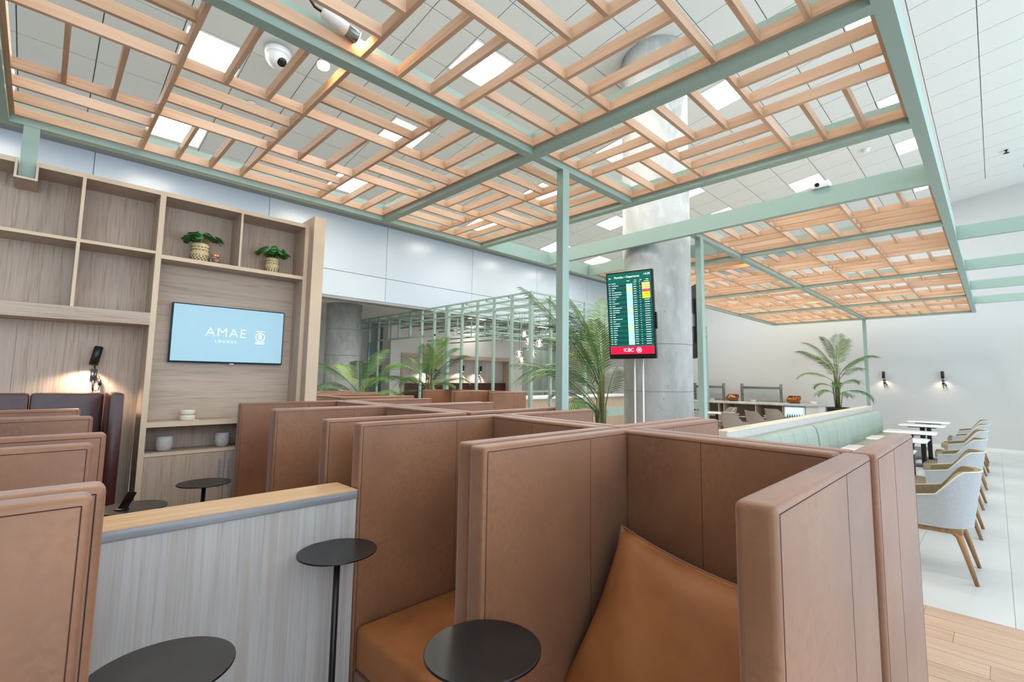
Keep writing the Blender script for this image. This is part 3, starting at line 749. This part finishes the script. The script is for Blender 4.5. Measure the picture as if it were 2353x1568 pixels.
# ceiling fittings
dm = thing('dome_camera', 'white dome security camera hanging under the ceiling tiles', 'camera', (1.573, 5.469, zc(5.469)-.03))
MB().lathe([(.13, 0), (.13, -.05), (.125, -.06)], 32).build('collar', 'white', dm)
MB().lathe([(.125, -.06), (.12, -.11), (.09, -.16), (.045, -.185), (.001, -.19)], 32).build('dome', 'white', dm)
MB().lathe([(.05, 0), (.045, -.02), (.001, -.022)], 20).build('lens', 'black_gloss', dm, loc=(.02, -.07, -.15), rot=(radians(-35), 0, 0))
for x, y, lb, k in ((1.623, 6.569, 'white smoke detector on the ceiling beyond the dome camera', 1), (9.987, 1.415, 'white smoke detector on the ceiling above the green fascia', 1.2)):
    q = thing('smoke_detector', lb, 'smoke detector', (x, y, zc(y)))
    MB().lathe([(.055*k, 0), (.055*k, -.02*k)], 24).build('base', 'white', q); MB().lathe([(.045*k, -.02*k), (.04*k, -.045*k), (.02*k, -.05*k), (.001, -.05*k)], 24).build('sensor', 'white', q)
q = thing('sprinkler', 'tiny dark sprinkler head on the white ceiling near the picture edge', 'sprinkler', (12.437, -.408, zc(-.408)))
MB().lathe([(.03, 0), (.03, -.008), (.012, -.012), (.012, -.05), (.001, -.052)], 14).build('stem', 'black', q)
MB().lathe([(.001, -.055), (.045, -.056), (.045, -.06), (.001, -.06)], 14).build('deflector', 'black', q)

# ------------------------------------------------------------------ palms
def frond(par, base, az, tilt, L, droop, nl, wl, mt='leaf', seed=0):
    random.seed(seed)
    m = MB(); pts = []; p = Vector(base); ns = 22; ti = tilt
    for i in range(ns+1):
        pts.append(p.copy()); d = Vector((cos(az)*cos(ti), sin(az)*cos(ti), sin(ti))); p = p+d*L/ns; ti -= droop/ns*(.35+1.5*i/ns)
    m.tube(pts, [.006*(1-.8*i/ns)+.001 for i in range(ns+1)], 5)
    side0 = Vector((-sin(az), cos(az), 0))
    for i in range(nl):
        f = .2+.8*i/(nl-1); q = f*ns; a = min(int(q), ns-1); fr = q-a; c = pts[a].lerp(pts[a+1], fr); t = (pts[a+1]-pts[a]).normalized()
        nrm = side0.cross(t).normalized()
        ll = wl*(.45+.55*sin(pi*min(1, (f-.2)/.8*.85+.12)))*random.uniform(.88, 1.1)
        for s in (-1, 1):
            d = (side0*s*.80+t*(.55+.6*f)+nrm*.22).normalized(); dn = Vector((0, 0, -1))
            w = .0055+.0025*random.random(); wv = t.cross(d).normalized().cross(d).normalized()*w
            p1 = c+d*ll*.38+dn*ll*.02; p2 = c+d*ll*.72+dn*ll*.06; p3 = c+d*ll*.98+dn*ll*(.15+.1*random.random())
            m.add([c-wv*.3, c+wv*.3, p1+wv, p1-wv, p2+wv*.7, p2-wv*.7, p3], [(0, 1, 2, 3), (3, 2, 4, 5), (5, 4, 6)], True)
    m.build('frond', mt, par)
def palm(label, loc, z0, n, L, spread, seed, pot_h=.45, pot_r=.2, specials=(), wl=.3, avoid=None, zs=.5):
    random.seed(seed)
    t = thing('potted_palm', label, 'palm', loc)
    MB().lathe([(pot_r*.72, 0), (pot_r*.78, .02), (pot_r, pot_h-.03), (pot_r*1.03, pot_h), (pot_r*.92, pot_h), (pot_r*.9, pot_h-.04), (.001, pot_h-.04)], 32).build('pot', 'black', t)
    MB().lathe([(pot_r*.9, pot_h-.05), (.001, pot_h-.03)], 24).build('soil', 'soil', t)
    for k in range(n):
        f = (k+.5)/n
        az = 2.4*k+random.uniform(-.3, .3)
        if avoid is not None and cos(az-avoid) > .15: az += pi*.7
        ti = radians(spread[0]+(spread[1]-spread[0])*f+random.uniform(-8, 8)); l = L*random.uniform(.75, 1.05)*(.75+.35*f)
        r = .015+.05*(1-f); zt = z0+zs*(f-.75)+random.uniform(-.05, .05)
        b = Vector((cos(az)*r, sin(az)*r, pot_h-.03)); tp = Vector((cos(az)*r*2.0, sin(az)*r*2.0, zt))
        MB().tube([b, tp], [.012, .008], 6).build('stalk', 'stem' if k % 3 else 'trunk', t)
        frond(t, tp, az, ti, l, random.uniform(.7, 1.5)*(1.25-.6*f), 22, wl*l, 'leaf' if k % 3 else 'leaf_light', seed*100+k)
    for k, (az, ti, l, dr, dz) in enumerate(specials):
        tp = Vector((cos(az)*.06, sin(az)*.06, z0+dz))
        MB().tube([(0, 0, pot_h-.03), tp], [.014, .009], 6).build('stalk', 'stem', t)
        frond(t, tp, az, radians(ti), l, dr, 30, min(wl*l, .34), 'leaf', seed*100+50+k)
A_L = atan2(.69, -.718)      # towards the picture's left
palm('tall areca palm in front of the concrete column beside the departures screen', (4.42, 3.16, 0), 1.45, 17, .95, (28, 84), 4, .45, .2,
     [(A_L, 60, 1.35, .35, .0), (A_L-.25, 70, 1.1, .4, 0), (A_L+.3, 40, 1.0, 1.3, -.1), (A_L+.1, 50, 1.1, .9, -.3)], .34, avoid=-.46, zs=.7)
palm('bushy palm behind the booths in front of the green kiosk', (4.95, 7.36, 0), 1.5, 17, .8, (15, 80), 7, .5, .22, [(A_L, 35, .95, 1.1, -.2)], .42, zs=.3)
palm('leafy palm beside the far concrete column', (3.62, 7.35, 0), 1.3, 9, .85, (30, 72), 11, .5, .22, [(A_L, 48, .95, .9, 0)], .42, zs=.2)
palm('tall palm in a black planter by the end wall', (13.25, 2.72, 0), 1.75, 15, .85, (15, 82), 13, .92, .24, [(A_L, 48, .95, .7, 0), (A_L+pi, 55, .75, .8, -.1)], .4, zs=.8)

# ------------------------------------------------------------------ dining side: bench, tables, chairs
hw = thing('bench_wall', 'low oak wall with pale top behind the green bench', 'partition', (9, 2.04, 0))
wbox('body', (4.9, 12.85, 1.99, 2.10, 0, .985), 'oak_pale', hw)
wbox('top_cap', (4.9, 12.85, 1.98, 2.11, .9855, 1.0), 'cap_pale', hw)
gb = []
for (xa, xb, nch, lb) in ((5.0, 7.50, 5, 'pale green channelled bench, shorter section nearer the booths'), (7.56, 12.7, 10, 'pale green channelled bench, long section reaching towards the end wall')):
    t = thing('green_bench', lb, 'bench', ((xa+xb)/2, 1.6, 0), 0, 'green dining benches')
    wbox('base', (xa, xb, 1.36, 1.95, .0, .32), 'oak_grey', t)
    wbox('seat', (xa, xb, 1.30, 1.86, .322, .47), 'sage_seat', t, .03)
    w = (xb-xa)/nch
    for k in range(nch):
        x0 = xa+k*w
        M = MB(); prof = []
        # padded upright channel, rounded over the top
        prof = [(1.80, .472), (1.78, .60), (1.795, .78), (1.82, .875), (1.86, .905), (1.94, .905), (1.975, .88), (1.975, .472)]
        vs = [(x0+.005-(xa+xb)/2, y-1.6, z) for y, z in prof]+[(x0+w-.005-(xa+xb)/2, y-1.6, z) for y, z in prof]
        nn = len(prof); fs = [(i, (i+1) % nn, nn+(i+1) % nn, nn+i) for i in range(nn)]+[tuple(range(nn-1, -1, -1)), tuple(range(nn, 2*nn))]
        M.add(vs, fs); o = M.build('channel', 'sage', t, .010, 2)
        if k: wbox('seam', (x0-.007, x0+.007, 1.835, 1.96, .475, .87), 'sage_dark', t)
for x, y, r, lb in ((11.37, 1.60, .1, 'white paper sheet lying on the green bench seat, farther one'), (9.31, 1.60, -.08, 'white paper sheet lying on the green bench seat, nearer one')):
    o = tag(MB().box(-.16, .16, -.11, .11, 0, .0025).build('paper_sheet', 'white', None, loc=(x, y, .4705), rot=(0, 0, r)), lb, 'paper')
ords = ['first', 'second', 'third', 'fourth', 'fifth', 'sixth']
CHX = [5.24, 6.72, 8.25, 9.75, 11.2, 12.55]
TBX = [5.3, 6.8, 8.35, 9.72, 11.42, 12.56]
def dtable(x, label):
    t = thing('dining_table', label, 'table', (x, 1.02, 0), 0, 'white dining tables along the green bench')
    m = MB(); w, d, c = .30, .33, .06; pts = [(-w+c, -d), (w-c, -d), (w, -d+c), (w, d-c), (w-c, d), (-w+c, d), (-w, d-c), (-w, -d+c)]
    vs = [(px, py, .722) for px, py in pts]+[(px, py, .74) for px, py in pts]
    m.add(vs, [tuple(range(7, -1, -1)), tuple(range(8, 16))]+[(i, (i+1) % 8, 8+(i+1) % 8, 8+i) for i in range(8)]); m.build('top', 'white_gloss', t, .003, 1)
    MB().box(-.05, .05, -.035, .035, .012, .70).build('column', 'black', t, .006)
    MB().box(-.16, .16, -.2, .2, .70, .7215).build('bracket', 'black', t)
    MB().box(-.2, .2, -.22, .22, 0, .012).build('base', 'black', t, .003)
for i, x in enumerate(TBX): dtable(x, f'small white dining table on a black column, {ords[i]} from the leather booths')
def chair_parts(kind):
    """tub armchair facing +Y, returns list of (name, mesh, material, [(subname, mesh, mat)])"""
    out, inn = ('chair_out', 'chair_in') if kind == 'light' else ('taupe', 'taupe')
    parts = []
    N = 40
    # plan curve: U from front-left around the back to front-right
    pl = []
    for i in range(N+1):
        s = i/N
        if s < .25: f = s/.25; pl.append(Vector((-.262+.007*f, .09-.19*f)))
        elif s > .75: f = (s-.75)/.25; pl.append(Vector((.255+.007*f, -.10+.19*f)))
        else:
            a = pi+(s-.25)/.5*pi; pl.append(Vector((.255*cos(a), -.10+.20*sin(a)*1.0)))
    def topz(s):
        d = abs(s-.5)*2
        if d < .28: return .82
        if d < .58: q = (d-.28)/.30; q = q*q*(3-2*q); return .82-.185*q
        return .635-.03*(d-.58)/.42
    def nrm(i):
        t = (pl[min(i+1, N)]-pl[max(i-1, 0)]).normalized(); return Vector((t.y, -t.x))   # outward? fixed below
    m = MB(); vs = []; rows = []
    T = .045
    zs = 7
    def ring(off, flare):
        rr = []
        for i in range(N+1):
            nv = nrm(i); c = pl[i]
            if (c-Vector((0, .05))).dot(nv) < 0: nv = -nv
            col = []
            for k in range(zs+1):
                f = k/zs; z = .40+(topz(i/N)-.40)*f
                lean = .05*f*max(0, -c.y)/.3
                col.append((c.x+nv.x*(off+flare*f), c.y+nv.y*(off+flare*f)-lean, z))
            rr.append(col)
        return rr
    ro = ring(0, .02); ri = ring(-T, .02)
    def grid(r, flip):
        mm = MB(); v = [p for c in r for p in c]; n = zs+1
        mm.add(v, [((i*n+k), (i*n+k+1), ((i+1)*n+k+1), ((i+1)*n+k)) if flip else ((i*n+k), ((i+1)*n+k), ((i+1)*n+k+1), (i*n+k+1)) for i in range(N) for k in range(zs)], True); return mm
    outer = grid(ro, False); inner = grid(ri, True)
    # top rim and front ends closed on the inner mesh
    for i in range(N):
        inner.add([ro[i][zs], ro[i+1][zs], ri[i+1][zs], ri[i][zs]], [(0, 1, 2, 3)], True)
    for i in (0, N):
        for k in range(zs): inner.add([ro[i][k], ro[i][k+1], ri[i][k+1], ri[i][k]], [(0, 1, 2, 3)])
    parts.append(('shell', outer.mesh('shell'), out, [('piping', MB().tube([ro[i][zs] for i in range(N+1)], .006, 6).mesh('piping'), 'piping' if kind == 'light' else 'taupe')]))
    parts.append(('lining', inner.mesh('lining'), inn, []))
    m = MB(); pp = [(-.225, .25), (-.24, .22)]+[(p.x*.80, p.y*.80+.02) for p in pl]+[(.24, .22), (.225, .25)]; nn = len(pp)
    vs = [(x, y, .40) for x, y in pp]+[(x, y, .475) for x, y in pp]
    m.add(vs, [tuple(range(nn)), tuple(range(2*nn-1, nn-1, -1))]+[(i, nn+i, nn+(i+1) % nn, (i+1) % nn) for i in range(nn)], False)
    parts.append(('seat', m.mesh('seat', .012, 2), inn, []))
    m = MB(); pu = [(-.22, .22)]+[(p.x, p.y) for p in pl]+[(.22, .22)]; nn = len(pu); vs = [(x, y, .385) for x, y in pu]+[(x, y, .402) for x, y in pu]
    m.add(vs, [tuple(range(nn)), tuple(range(2*nn-1, nn-1, -1))]+[(i, nn+i, nn+(i+1) % nn, (i+1) % nn) for i in range(nn)])
    parts.append(('underside', m.mesh('underside'), out, []))
    r = MB(); r.box(-.235, .235, -.235, -.195, .345, .385); r.box(-.235, .235, .165, .205, .345, .385); r.box(-.235, -.2, -.195, .165, .345, .385); r.box(.2, .235, -.195, .165, .345, .385)
    parts.append(('rail', r.mesh('rail'), 'chair_wood', []))
    for sx in (-1, 1):
        for (y0, y1) in ((-.215, -.30), (.185, .235)):
            l = MB().tube([(sx*.205, y0*.8, .365), (sx*.222, y0, .33), (sx*.232, y0+(y1-y0)*.35, .22), (sx*.25, y1, 0)], [.020, .024, .020, .014], 8)
            parts.append(('leg', l.mesh('leg'), 'chair_wood', []))
    return parts
CH = {k: chair_parts(k) for k in ('light', 'taupe')}
for k in CH:
    for nm, me, mt, subs in CH[k]:
        me.materials.append(MATS[mt])
        for s_, me2, mt2 in subs: me2.materials.append(MATS[mt2])
def chair(kind, x, y, rz, label, group):
    t = thing('tub_chair', label, 'chair', (x, y, 0), rz, group)
    for nm, me, mt, subs in CH[kind]:
        o = link(nm, me, None, t)
        for s_, me2, mt2 in subs: link(s_, me2, None, o)
    return t
random.seed(9)
for i, x in enumerate(CHX):
    chair('light', x, .485, random.uniform(-.05, .05), f'light grey tub chair at the white tables, {ords[i]} from the leather booths', 'grey tub chairs facing the green bench')
for i, (x, y, r, lb) in enumerate(((12.55, 5.2, .7, 'taupe tub chair beside the small white table over the low wall'), (10.93, 4.17, -2.2, 'taupe tub chair just over the low wall, nearest it'), (11.87, 3.99, -2.3, 'taupe tub chair over the low wall in front of the open shelves'), (13.3, 4.03, -2.1, 'taupe tub chair in front of the buffet fridge'), (10.9, 5.15, -1.2, 'taupe tub chair half hidden behind the concrete column'))):
    chair('taupe', x, y, r, lb, 'taupe tub chairs by the buffet')
def ctable(x, y, lb):
    t = thing('cafe_table', lb, 'table', (x, y, 0), 0, 'white tables by the buffet')
    MB().box(-.32, .32, -.32, .32, .722, .742).build('top', 'white_gloss', t, .004)
    MB().lathe([(.035, .01), (.035, .722)], 16).build('column', 'black', t); MB().lathe([(.22, 0), (.22, .012)], 28).build('base', 'black', t)
ctable(11.75, 5.0, 'small square white table over the low wall beside a taupe chair')

# ------------------------------------------------------------------ buffet
bf = thing('buffet_counter', 'long oak buffet counter with open shelves and a stone top', 'counter', (14.35, 4.8, 0))
X0, X1, ZC = 14.0, 14.74, .93
ya, yb = 3.34, 7.0
wbox('stone_top', (X0-.04, X1+.02, 3.28, yb, ZC-.06, ZC), 'concrete', bf, .004, 1)
wbox('back_panel', (X1-.02, X1, ya, yb, .08, ZC-.061), 'oak_v', bf)
wbox('plinth', (X0+.05, X1, ya, yb, 0, .078), 'black', bf)
wbox('shelf_board', (X0, X1-.021, 4.17, yb, .08, .1), 'oak_h', bf); wbox('shelf_board', (X0, X1-.021, 4.17, yb, .50, .52), 'oak_h', bf)
for y in (4.16, 4.86, 5.75, 5.9, 6.6, 6.98): wbox('divider', (X0, X1-.021, y-.011, y+.011, .1, ZC-.061), 'oak_v', bf)
wbox('side_panel', (X0, X1-.021, 3.32, 3.34, .0, ZC-.061), 'white', bf)
wbox('end_cabinet', (X0, X1-.021, 3.341, 3.60, .08, ZC-.061), 'white', bf)
fr = wbox('fridge', (X0+.01, X1-.03, 3.62, 4.13, .1, ZC-.075), 'white', bf, .004, 1)
wbox('glass_door', (X0-.004, X0+.009, 3.66, 4.09, .2, ZC-.1), 'fridge', fr)
for k in range(7): MB().lathe([(.02, 0), (.02, .09), (.008, .12), (.008, .15)], 10).build('can', 'sage_dark', fr, loc=Vector((X0-.03, 3.69+k*.058, .52))-fr.location-bf.location)
# bowls on the shelves
for k, (y, z, w) in enumerate(((4.35, .52, .07), (4.65, .52, .07), (5.1, .52, .07), (5.45, .52, .07), (6.2, .52, .07))):
    o = MB().lathe([(w*.6, 0), (w, .05), (w*1.05, .06), (w*.95, .06), (.001, .01)], 18).build('bowl', 'white', None, loc=(X0+.2, y, z))
    tag(o, ['white bowl on the buffet shelf closest to the fridge', 'white bowl second from the fridge on the buffet shelf', 'white bowl in the middle compartment of the buffet shelf', 'white bowl beside the divider in the middle compartment', 'white bowl in the buffet shelf near the kiosk frame'][k], 'bowl', 'white bowls on the buffet shelf')
def guard(y0, y1, lb):
    t = thing('sneeze_guard', lb, 'guard rail', (14.4, (y0+y1)/2, ZC), 0, 'grey metal guards on the buffet')
    c = (y0+y1)/2
    for y in (y0, y1): MB().box(-.035, .035, y-c-.03, y-c+.03, 0, .52).build('post', 'steel', t, .003)
    MB().box(-.02, .02, y0-c+.031, y1-c-.031, .37, .44).build('bar', 'steel', t, .003)
    MB().box(-.004, .004, y0-c+.031, y1-c-.031, .12, .365).build('glass', 'window_glass', t)
guard(4.30, 5.36, 'grey metal buffet guard with two posts, next to the fruit boxes')
guard(5.90, 6.8, 'grey metal buffet guard partly behind the green frame')
def crate(x, y, lb, fmat, seed):
    random.seed(seed)
    t = thing('food_crate', lb, 'crate', (x, y, ZC))
    R = Matrix.Rotation(radians(-24), 4, 'Y')
    def pb(nm, b): MB().box(*b, M=Matrix.Translation((0, 0, .07)) @ R).build(nm, 'basket', t)
    pb('bottom', (-.12, .12, -.15, .15, 0, .012))
    pb('side', (-.12, .12, -.15, -.138, .012, .09)); pb('side', (-.12, .12, .138, .15, .012, .09)); pb('end', (-.12, -.108, -.138, .138, .012, .09)); pb('end', (.108, .12, -.138, .138, .012, .09))
    MB().box(.02, .1, -.12, .12, 0, .07).build('prop', 'basket', t)
    for k in range(14):
        p = Matrix.Translation((0, 0, .07)) @ R @ Vector((random.uniform(-.08, .08), random.uniform(-.11, .11), .04+random.random()*.03))
        MB().lathe([(.001, -.03), (.022, -.022), (.031, 0), (.022, .022), (.001, .03)], 10).build('fruit' if fmat == 'orange_fruit' else 'roll', fmat, t, loc=p)
crate(14.35, 3.97, 'slanted wooden crate of orange fruit on the buffet', 'orange_fruit', 1)
crate(14.35, 5.62, 'slanted wooden crate of bread rolls on the buffet', 'bread', 2)
for k, (y, lb) in enumerate(((5.0, 'white dish on the buffet top under the guard'), (6.2, 'white dish on the buffet top beside the bread crate'))):
    tag(MB().lathe([(.05, 0), (.08, .05), (.085, .055), (.075, .055), (.001, .012)], 20).build('dish', 'white', None, loc=(14.25, y, ZC)), lb, 'dish')
for y, lb in ((3.5, 'white round lidded tub at the end of the buffet top'),):
    q = thing('lidded_tub', lb, 'tub', (14.35, y, ZC)); MB().lathe([(.07, 0), (.075, .06)], 20).build('body', 'white', q); MB().lathe([(.078, .061), (.078, .07), (.001, .075)], 20).build('lid', 'white', q)

# ------------------------------------------------------------------ green kiosk
XK, YK, XK2, YK2, ZK = 5.8, 5.65, 12.8, 12.4, 3.02
kk = thing('kiosk_frame', 'open sage green metal kiosk frame of thin posts and rails', 'kiosk', (XK, YK, 0))
P = .045
def kb(nm, b): return wbox(nm, b, 'teal', kk)
yk = [YK]+[YK+.48*i for i in range(1, 15)]
for i, y in enumerate(yk):
    w = P if i else .06
    if i in (8, 9, 10): kb('post', (XK, XK+P, y, y+P, 2.42, ZK))
    elif i in (5,): kb('post', (XK, XK+.07, y, y+.10, 0, ZK))
    else: kb('post', (XK, XK+w, y, y+w, 0, ZK))
xk = [XK+.5, XK+1.5, XK+2.0, XK+3, XK+3.5, XK+4.5, XK+5.2, XK+6, XK+6.5, XK2-P]
for x in xk: kb('post', (x, x+P, YK, YK+P, 0, ZK))
for z in (ZK-.03, ZK-.13, ZK-.27):
    kb('rail', (XK+.008, XK+.036, YK+.061, yk[-1]+P, z, z+.03)); kb('rail', (XK+.061, XK2, YK+.008, YK+.036, z, z+.03))
kb('lintel', (XK+.005, XK+.04, yk[6], yk[11], 2.40, 2.44))
kb('low_rail', (XK+1.5, XK2, YK+.008, YK+.036, .78, .95))
# roof lattice
i = 0
y = YK+.6
while y < YK2: kb('roof_bar', (XK+.04, XK2, y, y+.03, ZK-.06, ZK-.02)); y += .62
x = XK+.7
while x < XK2: kb('roof_bar', (x, x+.03, YK+.04, YK2, ZK-.10, ZK-.0605)); x += .7
for z in (2.62, 2.5):
    kb('inner_rail', (XK+.9, XK2, YK+2.1, YK+2.13, z, z+.03)); kb('inner_rail', (XK+2.4, XK+2.43, YK+.2, YK2, z, z+.03)); kb('inner_rail', (XK+.9, XK2, YK+3.4, YK+3.43, z, z+.03))
random.seed(3)
for k in range(16):
    x = XK+1.0+k*.42; kb('hanger', (x, x+.02, YK+2.1, YK+2.12, 2.53, ZK-.1)); kb('hanger', (x, x+.02, YK+3.4, YK+3.42, 2.53, ZK-.1))
for k in range(4):
    y = yk[7]+.02+k*.03
for a_ in (11,): wbox('glass_pane', (XK+.018, XK+.026, yk[a_]+P+.003, yk[a_+1]-.003, .1, 2.395), 'glass_green', kk)
# kiosk back wall with upholstered niche
YN = 12.7
kw = struct(wbox('wall_kiosk', (7.15, 14.8, YN+.35, YN+.5, 0, 3.2), 'plaster'), 'pale inner wall of the kiosk')
nx0, nx1, nz0, nz1 = 7.5, 12.0, .2, 2.26
wbox('panel', (7.15, nx0, YN, YN+.349, 0, 3.2), 'plaster', kw); wbox('panel', (nx1, 12.6, YN, YN+.349, 0, 3.2), 'plaster', kw); wbox('panel', (nx0, nx1, YN, YN+.349, nz1, 3.2), 'plaster', kw)
nf = thing('niche_frame', 'oak framed wall niche with a dark red bench inside the kiosk', 'niche', (9.7, YN, 0))
wbox('jamb', (nx0, nx0+.12, YN-.03, YN+.33, 0, nz1), 'oak_v', nf); wbox('jamb', (nx1-.12, nx1, YN-.03, YN+.33, 0, nz1), 'oak_v', nf); wbox('head', (nx0+.121, nx1-.121, YN-.03, YN+.33, nz1-.13, nz1), 'oak_h', nf)
for k in range(5):
    w = (nx1-nx0-.242)/5; wbox('back_panel', (nx0+.121+k*w+.004, nx0+.121+(k+1)*w-.004, YN+.30, YN+.345, 0, nz1-.131), 'oak_grey', nf)
for k in range(6):
    w = (nx1-nx0-.26)/6; wbox('bench_back', (nx0+.13+k*w+.004, nx0+.13+(k+1)*w-.004, YN+.12, YN+.24, .4, 1.36), 'leather_dark', nf, .02)
wbox('bench_seat', (nx0+.13, nx1-.13, YN-.2, YN+.119, .1, .45), 'leather_dark', nf, .02)
for x, lb in ((8.6, 'black tube wall lamp in the kiosk niche behind the palm'), (9.98, 'black tube wall lamp in the kiosk niche, middle one'), (10.75, 'black tube wall lamp in the kiosk niche near its end')):
    sconce((x, YN+.299, 1.62), 0, lb, 1.7, 34, radians(14))
# green cupboard doors beyond the niche
gc = thing('green_cupboard', 'tall sage green cupboard with plain doors at the back of the kiosk', 'cupboard', (13.4, YN, 0))
wbox('body', (12.61, 14.7, YN+.03, YN+.34, 0, 2.7), 'teal_dark', gc)
for k in range(4): wbox('door', (12.62+k*.52, 12.62+k*.52+.51, YN, YN+.028, .05, 2.65), 'sage', gc, .003, 1)
# pendants
for k, (x, y, z, r, lb) in enumerate(((6.99, 7.15, 2.03, .085, 'lowest pendant nearest the niche'), (7.07, 7.08, 2.45, .07, 'highest pendant'), (7.13, 7.01, 2.30, .08, 'pendant just under the highest one'), (7.10, 6.9, 2.16, .09, 'large pendant in the middle'), (7.29, 6.85, 2.26, .09, 'pendant nearest the big palm'), (7.18, 7.27, 1.90, .08, 'very lowest pendant'), (7.22, 6.98, 2.02, .08, 'pendant hidden behind the corner post'))):
    t = thing('glass_pendant', f'clear glass globe pendant in the kiosk cluster, {lb}', 'pendant lamp', (x, y, z), 0, 'clear glass pendants in the kiosk')
    MB().lathe([(.001, -r), (r*.5, -r*.87), (r*.87, -r*.5), (r, 0), (r*.87, r*.5), (r*.5, r*.87), (r*.25, r*.97)], 24).build('globe', 'bulb_glass', t)
    MB().lathe([(.02, r*.6), (.02, r*1.05), (.006, r*1.1)], 14).build('socket', 'steel', t)
    MB().lathe([(.001, -.02), (.018, 0), (.016, .02), (.010, r*.6)], 12).build('bulb', 'lens_warm', t)
    MB().tube([(0, 0, r*1.1), (0, 0, ZK-.1-z)], .003, 6).build('cord', 'black', t)
# bar counter
bc = thing('bar_counter', 'pale kiosk bar counter with oak front behind the green posts', 'counter', (8.2, 7.6, 0))
wbox('front', (7.0, 11.4, 7.45, 7.9, 0, 1.06), 'oak_v', bc); wbox('top', (6.95, 11.45, 7.38, 7.95, 1.061, 1.13), 'white', bc, .004, 1); wbox('upper_ledge', (6.95, 11.45, 7.8, 7.95, 1.2, 1.235), 'grey_band', bc)
for x in (7.0, 8.6, 10.2, 11.38): wbox('ledge_post', (x, x+.03, 7.86, 7.89, 1.131, 1.199), 'steel', bc)

for o in SC.objects:
    if o.type == 'LIGHT': o['kind'] = 'helper'
